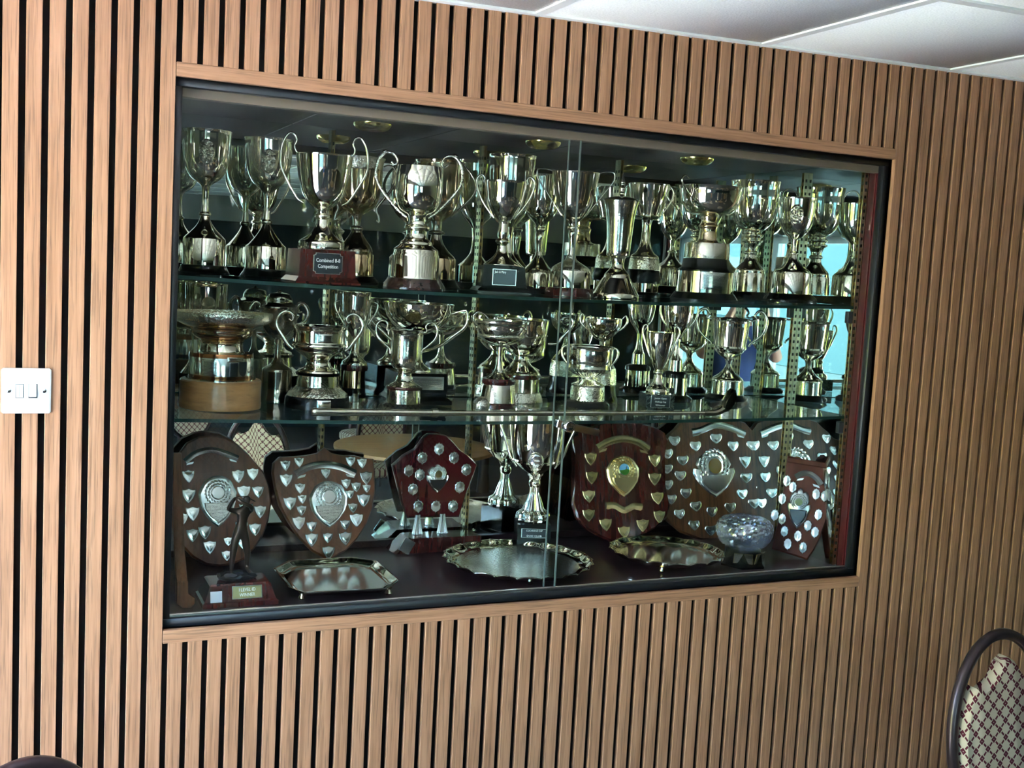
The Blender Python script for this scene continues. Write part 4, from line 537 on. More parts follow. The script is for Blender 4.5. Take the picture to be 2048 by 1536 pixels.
SHIELDS = [
{'name': 'award_shield', 'label': 'brown heater shield with silver ribbon and small shields behind octagonal tray', 'loc': [0.4585, 0.43, 0.9582], 'lean': 0.28, 'yaw': 0, 'wood': 'teak', 'metal': 'silver_plate', 'thick': 0.016, 'outline': [[0.0004, 0.2929], [0.0198, 0.2781], [0.0475, 0.2718], [0.0798, 0.2712], [0.1079, 0.2636], [0.1323, 0.2604], [0.1336, 0.2228], [0.1328, 0.1755], [0.1248, 0.1326], [0.1068, 0.0905], [0.0791, 0.053], [0.046, 0.022], [0.0, 0.0028], [-0.04, 0.0265], [-0.0735, 0.0621], [-0.0991, 0.1028], [-0.1207, 0.1452], [-0.1316, 0.191], [-0.1367, 0.2291], [-0.1337, 0.2557], [-0.1172, 0.2707], [-0.0864, 0.271], [-0.0514, 0.2734], [-0.0198, 0.2787]], 'minis': [[-0.1033, 0.2467, 0.0269, 0.0289, 'heater'], [-0.0683, 0.2544, 0.0256, 0.0275, 'heater'], [0.0682, 0.2537, 0.0266, 0.028, 'heater'], [0.0991, 0.2484, 0.0268, 0.0281, 'heater'], [-0.1029, 0.2092, 0.033, 0.0354, 'heater'], [0.0008, 0.2239, 0.0261, 0.0276, 'heater'], [0.1085, 0.2096, 0.035, 0.0365, 'heater'], [-0.0677, 0.1872, 0.0278, 0.0297, 'heater'], [0.0539, 0.1961, 0.0264, 0.0277, 'heater'], [0.0805, 0.1868, 0.0266, 0.0278, 'heater'], [0.1086, 0.1821, 0.0227, 0.0237, 'heater'], [-0.0628, 0.1596, 0.024, 0.0255, 'heater'], [0.0628, 0.1678, 0.0232, 0.0243, 'heater'], [-0.0946, 0.15, 0.0337, 0.036, 'heater'], [0.0992, 0.1511, 0.0348, 0.0362, 'heater'], [-0.0656, 0.1311, 0.0262, 0.0279, 'heater'], [0.0695, 0.1327, 0.0264, 0.0276, 'heater'], [-0.0731, 0.0991, 0.0346, 0.0368, 'heater'], [0.0782, 0.1005, 0.0361, 0.0376, 'heater'], [-0.041, 0.089, 0.0271, 0.0287, 'heater'], [0.0474, 0.0899, 0.027, 0.0282, 'heater'], [-0.0417, 0.0557, 0.034, 0.0359, 'heater'], [0.0001, 0.0586, 0.0266, 0.0279, 'heater'], [0.0465, 0.0545, 0.0349, 0.0364, 'heater'], [0.0007, 0.0206, 0.0344, 0.036, 'heater']], 'ribbons': [{'pts': [[-0.0782, 0.2239], [-0.0446, 0.2416], [-0.0012, 0.2473], [0.0423, 0.2397], [0.0798, 0.2221]], 'w': 0.0183}], 'zoff': 0, 'emblem': [0.0053, 0.1446, 0.1, 0.1199, 'plain']},
{'name': 'award_shield', 'label': 'large round topped brown shield behind the bronze golfer, far left of cabinet floor', 'loc': [0.1853, 0.425, 0.9582], 'lean': 0.27, 'yaw': 0, 'wood': 'teak', 'metal': 'silver_plate', 'thick': 0.016, 'outline': [[-0.0162, 0.3285], [0.0167, 0.3233], [0.0496, 0.3052], [0.0752, 0.2803], [0.0934, 0.2573], [0.1153, 0.2303], [0.1276, 0.1922], [0.1305, 0.1545], [0.1229, 0.1097], [0.1078, 0.0731], [0.0848, 0.0409], [0.0584, 0.0165], [0.0289, 0.0053], [-0.0001, 0.0033], [-0.0323, 0.0088], [-0.064, 0.0285], [-0.0883, 0.0568], [-0.1073, 0.0902], [-0.1191, 0.1268], [-0.1239, 0.1668], [-0.1217, 0.2067], [-0.1107, 0.2466], [-0.0925, 0.2867], [-0.0743, 0.3105], [-0.0453, 0.3251]], 'minis': [[0.0487, 0.2225, 0.0325, 0.0362, 'heater'], [0.0852, 0.2273, 0.0299, 0.0331, 'heater'], [-0.0719, 0.2255, 0.0307, 0.0348, 'heater'], [0.0619, 0.1822, 0.0341, 0.0378, 'heater'], [0.0973, 0.1826, 0.0299, 0.033, 'heater'], [-0.0726, 0.1778, 0.0342, 0.0386, 'heater'], [0.0665, 0.138, 0.034, 0.0376, 'heater'], [0.101, 0.133, 0.0314, 0.0345, 'heater'], [-0.0968, 0.1713, 0.0212, 0.024, 'heater'], [-0.0632, 0.1337, 0.0342, 0.0385, 'heater'], [-0.0875, 0.1219, 0.0283, 0.0319, 'heater'], [0.0545, 0.0951, 0.0324, 0.0358, 'heater'], [0.0877, 0.0889, 0.0312, 0.0343, 'heater'], [-0.0346, 0.0869, 0.033, 0.0369, 'heater'], [-0.0643, 0.081, 0.0312, 0.0351, 'heater'], [-0.0234, 0.05, 0.0316, 0.0352, 'heater'], [0.0574, 0.0551, 0.0279, 0.0308, 'heater'], [0.0167, 0.0279, 0.0254, 0.0281, 'heater'], [0.0209, 0.0624, 0.0218, 0.0242, 'heater']], 'ribbons': [{'pts': [[-0.0803, 0.2625], [-0.0532, 0.2824], [-0.0169, 0.29], [0.0159, 0.2813], [0.0489, 0.2675]], 'w': 0.015}], 'zoff': 0, 'emblem': [-0.0027, 0.1627, 0.0926, 0.1273, 'plain']},
{'name': 'award_shield', 'label': 'small crimson shield on two silver feet and sloping plinth', 'loc': [0.7715, 0.5, 0.9582], 'lean': 0.06, 'yaw': 0, 'wood': 'crimson', 'metal': 'silver_plate', 'thick': 0.016, 'outline': [[-0.0245, 0.3139], [0.0031, 0.3136], [0.027, 0.3085], [0.0474, 0.2915], [0.0682, 0.2687], [0.0928, 0.2532], [0.1222, 0.2243], [0.1052, 0.1811], [0.0883, 0.1362], [0.0717, 0.0819], [-0.0062, 0.0839], [-0.0787, 0.0853], [-0.0932, 0.1236], [-0.108, 0.172], [-0.1237, 0.2294], [-0.0929, 0.2564], [-0.0624, 0.2725], [-0.0473, 0.2908], [-0.036, 0.3055]], 'minis': [[0.0062, 0.2715, 0.0285, 0.0366, 'scalloped'], [-0.0415, 0.2481, 0.0281, 0.0364, 'scalloped'], [0.05, 0.2464, 0.0288, 0.0368, 'scalloped'], [-0.0798, 0.2137, 0.0279, 0.0362, 'scalloped'], [0.0872, 0.2129, 0.0291, 0.037, 'scalloped'], [-0.0476, 0.2019, 0.0281, 0.0364, 'scalloped'], [-0.066, 0.1634, 0.028, 0.0363, 'scalloped'], [0.0692, 0.1651, 0.029, 0.037, 'scalloped'], [-0.0496, 0.1165, 0.0281, 0.0365, 'scalloped'], [0.0008, 0.1147, 0.0285, 0.0367, 'scalloped'], [0.0511, 0.1129, 0.0289, 0.037, 'scalloped']], 'ribbons': [], 'zoff': 0, 'emblem': [0.0026, 0.1913, 0.0641, 0.0793, 'disc']},
{'name': 'award_shield', 'label': 'mahogany shield set with gilt shields and two gilt ribbons', 'loc': [1.2797, 0.4, 0.9582], 'lean': 0.24, 'yaw': 0, 'wood': 'mahogany', 'metal': 'gilt_plate', 'thick': 0.016, 'outline': [[-0.0992, 0.3319], [-0.0649, 0.3416], [-0.0264, 0.3514], [0.0086, 0.3613], [0.0476, 0.368], [0.0861, 0.361], [0.1208, 0.3506], [0.1598, 0.34], [0.1888, 0.326], [0.1972, 0.3035], [0.1837, 0.2539], [0.1769, 0.213], [0.183, 0.1583], [0.1916, 0.1104], [0.1773, 0.077], [0.1358, 0.0484], [0.0797, 0.0275], [0.0021, 0.013], [-0.0457, 0.0333], [-0.089, 0.0582], [-0.115, 0.0886], [-0.1256, 0.1281], [-0.1179, 0.1671], [-0.1067, 0.2128], [-0.1052, 0.259], [-0.1143, 0.2955], [-0.1151, 0.3138]], 'minis': [[-0.0645, 0.2523, 0.039, 0.0385, 'heater'], [0.146, 0.2436, 0.0411, 0.0395, 'heater'], [-0.0642, 0.1993, 0.039, 0.0383, 'heater'], [0.1423, 0.19, 0.041, 0.0393, 'heater'], [-0.0759, 0.1471, 0.0388, 0.0381, 'heater'], [0.1484, 0.1349, 0.041, 0.0392, 'heater'], [-0.0802, 0.0938, 0.0386, 0.0379, 'heater'], [0.1498, 0.0808, 0.0409, 0.039, 'heater'], [-0.0268, 0.0653, 0.0391, 0.0381, 'heater'], [0.0314, 0.0414, 0.0397, 0.0383, 'heater'], [0.0927, 0.0586, 0.0403, 0.0386, 'heater']], 'ribbons': [{'pts': [[-0.0419, 0.2829], [-0.0028, 0.3008], [0.0438, 0.3087], [0.0899, 0.2997], [0.1277, 0.277]], 'w': 0.0215}, {'pts': [[-0.0235, 0.1196], [0.0049, 0.1186], [0.0339, 0.1043], [0.0661, 0.1148], [0.0939, 0.1122]], 'w': 0.0186}], 'zoff': 0, 'emblem': [0.037, 0.2011, 0.1057, 0.1178, 'landscape']},
{'name': 'award_shield', 'label': 'broad oak shield with silver heart plates behind the crystal bowl', 'loc': [1.6206, 0.43, 0.9582], 'lean': 0.25, 'yaw': 0, 'wood': 'oak', 'metal': 'silver_plate', 'thick': 0.016, 'outline': [[0.0395, 0.3665], [0.1031, 0.3627], [0.1582, 0.3498], [0.1782, 0.3298], [0.1988, 0.3151], [0.2209, 0.2923], [0.262, 0.2816], [0.2737, 0.2414], [0.2798, 0.1885], [0.2669, 0.1472], [0.2465, 0.119], [0.2208, 0.0804], [0.1784, 0.0465], [0.1238, 0.0152], [0.0454, 0.001], [-0.0095, 0.001], [-0.0313, 0.001], [-0.0973, 0.0251], [-0.1396, 0.0594], [-0.1705, 0.0948], [-0.1862, 0.1329], [-0.1989, 0.1606], [-0.2034, 0.2], [-0.1905, 0.2496], [-0.1747, 0.2873], [-0.1384, 0.2966], [-0.116, 0.318], [-0.0959, 0.3318], [-0.0753, 0.351], [-0.0242, 0.3632]], 'minis': [[0.0445, 0.3005, 0.0406, 0.0327, 'heart'], [0.1042, 0.2765, 0.0411, 0.0329, 'heart'], [0.1756, 0.2774, 0.0418, 0.0332, 'heart'], [0.2105, 0.2382, 0.0421, 0.0332, 'heart'], [0.1442, 0.2275, 0.0414, 0.04, 'heater'], [0.1442, 0.1793, 0.0414, 0.0328, 'heart'], [0.2058, 0.1921, 0.042, 0.033, 'heart'], [0.1242, 0.13, 0.0411, 0.0325, 'heart'], [0.1995, 0.1427, 0.0419, 0.0329, 'heart'], [0.166, 0.1002, 0.0415, 0.0326, 'heart'], [0.0773, 0.091, 0.0406, 0.0323, 'heart'], [0.0112, 0.0811, 0.0399, 0.032, 'heart'], [0.0024, 0.0259, 0.0398, 0.0318, 'heart'], [-0.0307, 0.2784, 0.0398, 0.0324, 'heart'], [-0.1035, 0.2951, 0.0392, 0.0321, 'heart'], [-0.0794, 0.2364, 0.0393, 0.0321, 'heart'], [-0.0912, 0.1914, 0.0391, 0.0319, 'heart'], [-0.0761, 0.1389, 0.0392, 0.0318, 'heart'], [-0.0441, 0.0987, 0.0394, 0.0318, 'heart'], [-0.1029, 0.0784, 0.0389, 0.0315, 'heart'], [-0.0547, 0.0437, 0.0393, 0.0316, 'heart'], [-0.1308, 0.2571, 0.0389, 0.0319, 'heart'], [-0.1363, 0.2122, 0.0387, 0.0318, 'heart'], [-0.1378, 0.1656, 0.0387, 0.0316, 'heart'], [-0.1291, 0.1223, 0.0387, 0.0316, 'heart']], 'ribbons': [{'pts': [[-0.0418, 0.3208], [-0.0101, 0.3258], [0.0417, 0.3415], [0.0922, 0.334], [0.1508, 0.3137]], 'w': 0.0211}], 'zoff': 0, 'emblem': [0.0271, 0.1946, 0.151, 0.1424, 'amber']},
{'name': 'award_shield', 'label': 'small cherry wood shield with moulded top leaning in right corner', 'loc': [1.7564, 0.155, 0.9582], 'lean': 0.16, 'yaw': -0.78, 'wood': 'cherry', 'metal': 'shaded_plate', 'thick': 0.016, 'outline': [[-0.0802, 0.287], [-0.0326, 0.2813], [0.0193, 0.2727], [0.0698, 0.2616], [0.0577, 0.2317], [0.0529, 0.1837], [0.0445, 0.1257], [0.0311, 0.0718], [0.0166, 0.0295], [0.001, 0.001], [-0.0395, 0.0087], [-0.0993, 0.0185], [-0.0927, 0.0722], [-0.0853, 0.1188], [-0.0829, 0.1673], [-0.0818, 0.218], [-0.0822, 0.259]], 'minis': [[-0.0745, 0.2152, 0.0222, 0.0358, 'scalloped'], [-0.0565, 0.1993, 0.0221, 0.0357, 'scalloped'], [-0.0825, 0.163, 0.0222, 0.0357, 'scalloped'], [-0.0992, 0.1152, 0.0222, 0.0357, 'scalloped'], [-0.0771, 0.1067, 0.0221, 0.0356, 'scalloped'], [-0.068, 0.073, 0.0221, 0.0355, 'scalloped'], [-0.0552, 0.0383, 0.022, 0.0354, 'scalloped'], [-0.0296, 0.0642, 0.0219, 0.0354, 'scalloped'], [-0.0128, 0.0345, 0.0218, 0.0352, 'scalloped'], [0.0152, 0.0811, 0.0217, 0.0352, 'scalloped'], [-0.0059, 0.0966, 0.0218, 0.0353, 'scalloped'], [0.0198, 0.1309, 0.0217, 0.0353, 'scalloped'], [0.0321, 0.1847, 0.0216, 0.0353, 'scalloped'], [0.0088, 0.1867, 0.0218, 0.0354, 'scalloped']], 'ribbons': [{'pts': [[-0.0511, 0.2288], [-0.0335, 0.2409], [-0.0126, 0.2416], [0.0071, 0.2307], [0.02, 0.2154]], 'w': 0.0155}], 'zoff': 0, 'emblem': [-0.0347, 0.142, 0.0658, 0.1159, 'green']}]

def prof_radius(prof, z):
    for (r0, z0), (r1, z1) in zip(prof, prof[1:]):
        if min(z0, z1) - 1e-6 <= z <= max(z0, z1) + 1e-6 and abs(z1 - z0) > 1e-7: return r0 + (r1 - r0) * (z - z0) / (z1 - z0)
    return min(prof, key=lambda p: abs(p[1] - z))[0]
def patch_mesh(name, radf, zc, hw, hh, phi0, lift, shape='rect', bump=0, nu=14, nv=12):
    """a plate lying on a turned surface of radius radf(z)"""
    vs, fs, idx = [], [], {}
    for j in range(nv + 1):
        for i in range(nu + 1):
            u, v = -1 + 2 * i / nu, -1 + 2 * j / nv
            if shape == 'oval':
                m = max(abs(u), abs(v)); L_ = math.hypot(u, v)
                if L_ > 1e-6: u, v = u * m / L_, v * m / L_
            if shape == 'shield' and v < 0: u *= math.sqrt(max(0.0, 1 - v * v * .98))
            z = zc + v * hh; R = radf(z); e = 1 - max(abs(-1 + 2 * i / nu), abs(-1 + 2 * j / nv)) ** 6
            off = lift * e
            if bump: off += bump * e * (.5 + noise.noise(Vector((u * 4.1, v * 4.7, phi0 * 3 + 2))) + .5 * noise.noise(Vector((u * 9, v * 9, 5))))
            a = phi0 + u * hw / max(R, .004); vs.append(((R + off) * math.sin(a), -(R + off) * math.cos(a), z)); idx[(i, j)] = len(vs) - 1
    for j in range(nv):
        for i in range(nu): fs.append((idx[(i, j)], idx[(i + 1, j)], idx[(i + 1, j + 1)], idx[(i, j + 1)]))
    me = bpy.data.meshes.new(name); me.from_pydata(vs, [], fs); return finish(me, 50)
def notched(w, h, c):
    return [(-w + c, -h), (w - c, -h), (w - c * .8, -h + c * .8), (w, -h + c), (w, h - c), (w - c * .8, h - c * .8), (w - c, h), (-w + c, h), (-w + c * .8, h - c * .8), (-w, h - c), (-w, -h + c), (-w + c * .8, -h + c * .8)]
def build_trophy(t):
    root = thing(t['name'], t['label'], t['cat'], t['loc'], group=t.get('group')); az = t['az']
    profs = []
    HOLLOW = ('bowl', 'upper_bowl', 'rim', 'rim_band'); names = [s[0] for s in t['segs']]
    topz = max(p[1] for s in t['segs'] for p in s[3])
    open_top = 'cover' not in names
    for part, mat, sm, prof in t['segs']:
        pr = [tuple(p) for p in prof]
        p2 = spline(pr, 5) if sm and len(pr) > 2 else pr
        p2 = [(max(0, r), z) for r, z in p2]; profs.append(p2)
        close = True
        if part in HOLLOW and open_top:
            wt = .0016; inner = [(max(.0, r - wt), z + (wt if i == 0 else 0)) for i, (r, z) in enumerate(p2)]
            if abs(pr[-1][1] - topz) < 1e-5:
                lip = [(p2[-1][0] + .0006, p2[-1][1] + .0009), (p2[-1][0] - wt, p2[-1][1] + .0008)]
            else: lip = []
            p3 = p2 + lip + list(reversed(inner))
            if part in ('bowl',) and inner[0][0] > 0: p3.append((0.0, inner[0][1]))
            p3 = p3 if part == 'bowl' else p3 + [p2[0]]
            if part == 'bowl' : p3 = [(0.0, p2[0][1])] + p3
            close = False
        else: p3 = p2
        n = 48 if p2[len(p2) // 2][0] > .03 else 32
        mod = None
        if mat == 'lobed_silver': mod = lambda a, r, z: r * (1 + .05 * max(0, math.sin(12 * a)) * (r > .018))
        if part == 'leaf_collar': mod = lambda a, r, z: r * (1 + .16 * math.sin(8 * a))
        link(part, lathe_mesh(part, p3, n, mod, close), mat, root)
    def radf(z):
        c = [prof_radius(p, z) for p in profs if min(q[1] for q in p) - 1e-4 <= z <= max(q[1] for q in p) + 1e-4]
        return max(c) if c else .03
    for mat, rad, hrot, pts, mirror in t['handles']:
        a = -az + math.radians(hrot)
        for sgn in ((-1, 1) if mirror else (-1,)):
            P = [((-dx) * sgn * math.cos(a), (-dx) * sgn * math.sin(a), z) for dx, z in pts]
            link('handle', tube_mesh('handle', P, rad, 8, 4, lambda u: .75 + .45 * math.sin(math.pi * min(1, u * 1.1)) - .15 * u), mat, root)
    bx = None
    if 'box' in t:
        mat, ps, br = t['box']; br = math.radians(br)
        bm = bmesh.new(); R = []
        for z, h in ps: R.append([bm.verts.new((sx * h, sy * h, z)) for sx, sy in ((-1, -1), (1, -1), (1, 1), (-1, 1))])
        for A, Bq in zip(R, R[1:]):
            for i in range(4): bm.faces.new((A[i], A[(i + 1) % 4], Bq[(i + 1) % 4], Bq[i]))
        bm.faces.new(list(reversed(R[0]))); bm.faces.new(R[-1])
        bx = link('plinth', from_bm(bm, 'plinth', True, 20), mat, root, rot=(0, 0, -az * (0 if br == 0 else 0) - br))
    for e in t.get('extra', ()):
        k = e['k']
        if k == 'relief':
            link('relief', patch_mesh('relief', radf, e['z'], e['w'], e['h'], -az, .0012, 'oval', .0055, 22, 26), 'chased_silver', root)
        elif k in ('panel', 'shield'):
            link('name_plate', patch_mesh('name_plate', radf, e['z'], e['w'], e['h'], math.radians(e.get('phi', 0)) - az, .0009, 'shield' if k == 'shield' else 'rect'), e.get('mat', 'plaque_dark'), root)
        elif k == 'medal':
            link('medallion', patch_mesh('medallion', radf, e['z'], e['w'], e['h'], -az, .004, 'oval', .0008), 'bright_silver', root)
            rr = [];
            for i in range(29):
                q = 2 * math.pi * i / 28; z = e['z'] + e['h'] * 1.05 * math.sin(q); R = radf(z) + .003; a = -az + e['w'] * 1.05 * math.cos(q) / R
                rr.append((R * math.sin(a), -R * math.cos(a), z))
            link('medallion_rim', tube_mesh('medallion_rim', rr, .0016, 6, 1), 'silver', root)
        elif k == 'bar':
            a = math.radians(e['phi']) - az; R = .063
            box('reflection_bar', 'silver_plate', (-e['w'] * .5, e['w'] * .5, -.003, 0, -e['h'] * .8, e['h'] * .8), root, .0008, (R * 1.05 * math.sin(a), -R * 1.05 * math.cos(a), e['z']), (0, 0, -az * .0 + a * .6))  # grey strip of reflection, modelled as a raised bar
        elif k == 'leaf':
            for s in (-1, 1):
                x, y = s * .082 * math.cos(-az), s * .082 * math.sin(-az)
                bm = bmesh.new(); bmesh.ops.create_icosphere(bm, subdivisions=2, radius=1); bmesh.ops.scale(bm, vec=(.008, .004, .0055), verts=bm.verts)
                link('leaf_tip', from_bm(bm, 'leaf_tip'), 'chased_silver', root, (x, y, e['z']), (0, s * .6, -az))
        elif k == 'rosettes':
            R = radf(e['z']); n = 7
            for i in range(n):
                a = 2 * math.pi * i / n - az + .42
                link('rosette', lathe_mesh('rosette', [(e['w'] * .5, 0), (e['w'] * .45, .002), (e['w'] * .25, .001), (e['w'] * .12, .003), (0, .003)], 18), 'silver', root, ((R - .001) * math.sin(a), -(R - .001) * math.cos(a), e['z']), (math.pi / 2, 0, a))
        elif k == 'box_plaque':
            h = prof_radius([(q[1], q[0]) for q in t['box'][1]], e['z']) if bx else radf(e['z'])
            w2, h2 = e['w'], e['h']; ol = notched(w2, h2, w2 * .16) if e.get('notch') else [(-w2, -h2), (w2, -h2), (w2, h2), (-w2, h2)]
            side = e.get('side'); rot = (0, 0, -math.pi / 2) if side else (0, 0, 0)
            loc = (-h, 0, e['z']) if side else (0, -h, e['z'])
            pl = prism('name_plaque', 'silver_plate' if e['mat'] == 'plaque_dark' else e['mat'], ol, -.0016, 0, bx, .0004, loc, rot)
            if e['mat'] == 'plaque_dark':
                k_ = .93; q = prism('plaque_face', 'plaque_dark', [(x * k_, z * k_) for x, z in ol], -.0022, -.0015, pl)
            tx = e.get('text')
            if tx:
                nl = len(tx)
                for i, s in enumerate(tx):
                    if e.get('small'): sz = h2 * (.42 if nl == 1 else 1.1 / nl); wd = w2 * (.95 if nl == 1 else 1.25 - .12 * i); zz = h2 * (.62 if nl == 1 else (.55 - 1.15 * i / max(1, nl - 1)))
                    else: sz = h2 * .50; wd = w2 * (1.62 if i == 0 else 1.36); zz = h2 * (.28 - .56 * i)
                    text(s, sz, 'letter_white', pl, (0 if not (e.get('small') and nl == 1) else -w2 * .35, -.0024, zz), width=wd)
            if e.get('lines'):
                prism('plaque_face', 'text_lines', [(x * .9, z * .8) for x, z in ol], -.0021, -.0015, pl)
    return root
for t in TROPHIES: build_trophy(t)

# ------------------------------------------------------------------ award shields
def heater(n=10):
    top = [(-.5, .43), (-.36, .40), (-.2, .43), (0, .5), (.2, .43), (.36, .40), (.5, .43)]
    r = [(.5 - .03 * (i / n) - .47 * (i / n) ** 2.4, .43 - .93 * i / n) for i in range(1, n + 1)]
    l = [(-x, z) for x, z in reversed(r[:-1])]
    return top + r + l
def heart():
    top = [(-.5, .22), (-.47, .40), (-.36, .5), (-.18, .44), (0, .42), (.18, .44), (.36, .5), (.47, .40), (.5, .22)]
    r = [(.46, 0), (.33, -.22), (.16, -.40), (0, -.5)]
    return top + r + [(-x, z) for x, z in reversed(r[:-1])]
def scalloped():
    h = [(0, .5), (.14, .40), (.30, .42), (.36, .28), (.5, .20), (.46, .02), (.5, -.14), (.38, -.26), (.30, -.36), (.14, -.38), (0, -.5)]
    return h + [(-x, z) for x, z in reversed(h[1:-1])]
OUTL = {'heater': heater(), 'heart': heart(), 'scalloped': scalloped()}
mini_cache = {}
def mini_mesh(kind, mat):
    """unit shield plate: raised rim, slightly domed field"""
    if (kind, mat) not in mini_cache:
        ol = OUTL[kind]; bm = bmesh.new()
        R = []
        for s, y in ((1, 0), (1, -.0022), (.93, -.0038), (.84, -.0034), (.45, -.0050)): R.append([bm.verts.new((x * s, y, z * s + (.0 if s > .5 else .0))) for x, z in ol])
        n = len(ol)
        for A, Bq in zip(R, R[1:]):
            for i in range(n): bm.faces.new((A[i], A[(i + 1) % n], Bq[(i + 1) % n], Bq[i]))
        c = bm.verts.new((0, -.0057, 0))
        for i in range(n): bm.faces.new((R[-1][i], R[-1][(i + 1) % n], c))
        me = from_bm(bm, 'name_shield', True, 25); me.materials.append(MATS[mat]); mini_cache[(kind, mat)] = me
    return mini_cache[(kind, mat)]
def emblem(root, cx, cz, w, h, style, metal):
    ol = [(x * w * (1.0 if z < .2 else .96), z * h) for x, z in heater(14)]
    if style in ('plain', 'landscape'):
        ol = []
        for i in range(25):
            a = math.pi * i / 24; ol.append((-.5 * w * math.cos(a) * (1 + .02 * math.sin(9 * a)), (.10 + .40 * math.sin(a)) * h))
        ol += [(.49 * w, 0), (.44 * w, -.14 * h), (.30 * w, -.30 * h), (.14 * w, -.43 * h), (0, -.5 * h), (-.14 * w, -.43 * h), (-.30 * w, -.30 * h), (-.44 * w, -.14 * h), (-.49 * w, 0)]
    else:
        hlf = [(0, .5), (.10, .46), (.12, .40), (.24, .42), (.36, .34), (.42, .20), (.36, .10), (.48, .12), (.5, .02), (.44, -.10), (.32, -.26), (.14, -.42), (0, -.5)]
        ol = [(x * w, z * h) for x, z in hlf] + [(-x * w, z * h) for x, z in reversed(hlf[1:-1])]
    bm = bmesh.new(); R = []
    for q, y in ((1, 0), (1, -.004), (.94, -.0075), (.87, -.0060), (.6, -.0085), (.3, -.0105)): R.append([bm.verts.new((x * q, y, z * q)) for x, z in ol])
    for A, Bq in zip(R, R[1:]):
        for i in range(len(ol)): bm.faces.new((A[i], A[(i + 1) % len(ol)], Bq[(i + 1) % len(ol)], Bq[i]))
    cv = bm.verts.new((0, -.0115, 0))
    for i in range(len(ol)): bm.faces.new((R[-1][i], R[-1][(i + 1) % len(ol)], cv))
    e = link('emblem', from_bm(bm, 'emblem', True, 28), metal, root, (cx, 0, cz))
    low = [(-.36 * w, -.03 * h), (.36 * w, -.03 * h), (.33 * w, -.16 * h), (.20 * w, -.30 * h), (0, -.41 * h), (-.20 * w, -.30 * h), (-.33 * w, -.16 * h)]
    prism('emblem_field', 'text_lines' if style == 'plain' else 'plaque_dark' if style in ('green', 'disc') else metal, low, -.0128, -.006, e, .002)
    # laurel wreath of overlapping leaves round the boss
    bm = bmesh.new(); zc = .16 * h; R = .255 * w
    for ring, (rr, cnt) in enumerate(((R * 1.25, 22), (R * .92, 18))):
        for i in range(cnt):
            a = 2 * math.pi * i / cnt + ring * .1
            ret = bmesh.ops.create_icosphere(bm, subdivisions=1, radius=1)
            mt = Matrix.Translation((rr * math.cos(a), -.0088, zc + rr * math.sin(a))) @ Matrix.Rotation(-a + math.pi / 2 + .5, 4, 'Y') @ Matrix.Diagonal((R * .26, .0035, R * .11, 1))
            bmesh.ops.transform(bm, matrix=mt, verts=ret['verts'])
    link('wreath', from_bm(bm, 'wreath'), metal, e)
    disc = {'landscape': 'blue_enamel', 'amber': 'amber_enamel', 'green': 'olive_enamel', 'disc': 'gilt_plate', 'plain': metal}[style]
    r0 = .155 * w
    link('boss', lathe_mesh('boss', [(r0 * 1.25, 0), (r0 * 1.2, .002), (r0 * 1.02, .003), (r0, .002)], 26), metal, e, (0, -.0095, zc), (math.pi / 2, 0, 0))
    md = link('medallion', lathe_mesh('medallion', [(r0 * .98, .0), (r0 * .98, .0028), (0, .0034)], 24), disc, e, (0, -.0095, zc), (math.pi / 2, 0, 0))
    if style == 'landscape':
        pts = [(r0 * .97 * math.cos(a), r0 * .97 * math.sin(a)) for a in [math.radians(188 + i * 164 / 14) for i in range(15)]] + [(r0 * .4, r0 * .12), (-.2 * r0, -.1 * r0)]
        prism('enamel_green', 'green_enamel', [(x, z + zc) for x, z in pts], -.0136, -.0120, e)
        prism('enamel_flag', 'slot_black', [(r0 * .18, zc - r0 * .1), (r0 * .26, zc - r0 * .1), (r0 * .50, zc + r0 * .5), (r0 * .40, zc + r0 * .52)], -.0139, -.0125, e)
def ribbon(root, pts, w, metal):
    P = spline([(x, 0, z) for x, z in pts], 5); bm = bmesh.new(); A = []
    for i, p in enumerate(P):
        q0, q1 = Vector(P[max(0, i - 1)]), Vector(P[min(len(P) - 1, i + 1)]); d = (q1 - q0).normalized(); nn = Vector((-d.z, 0, d.x)); p = Vector(p)
        if nn.z < 0: nn = -nn
        A.append([bm.verts.new(p + nn * w * s + Vector((0, y, 0))) for s, y in ((-.5, 0), (-.5, -.0035), (-.42, -.0045), (0, -.0075), (.42, -.0045), (.5, -.0035), (.5, 0))])
    for a, b in zip(A, A[1:]):
        for i in range(6): bm.faces.new((a[i], a[i + 1], b[i + 1], b[i]))
    bm.faces.new(A[0]); bm.faces.new(list(reversed(A[-1])))
    rb = link('ribbon_scroll', from_bm(bm, 'ribbon_scroll', True, 40), metal, root)
    for s, i in ((1, 0), (-1, -1)):          # the folded tails under either end
        p = P[i]; x0 = p[0]; z0 = p[2] - w * .55
        prism('ribbon_tail', metal, [(x0 + s * w * .15, z0 - w * .1), (x0 + s * w * 1.3, z0 + w * .15), (x0 + s * w * 1.5, z0 + w * .55), (x0 + s * w * .4, z0 + w * .3)], -.0032, 0, rb, .0008)
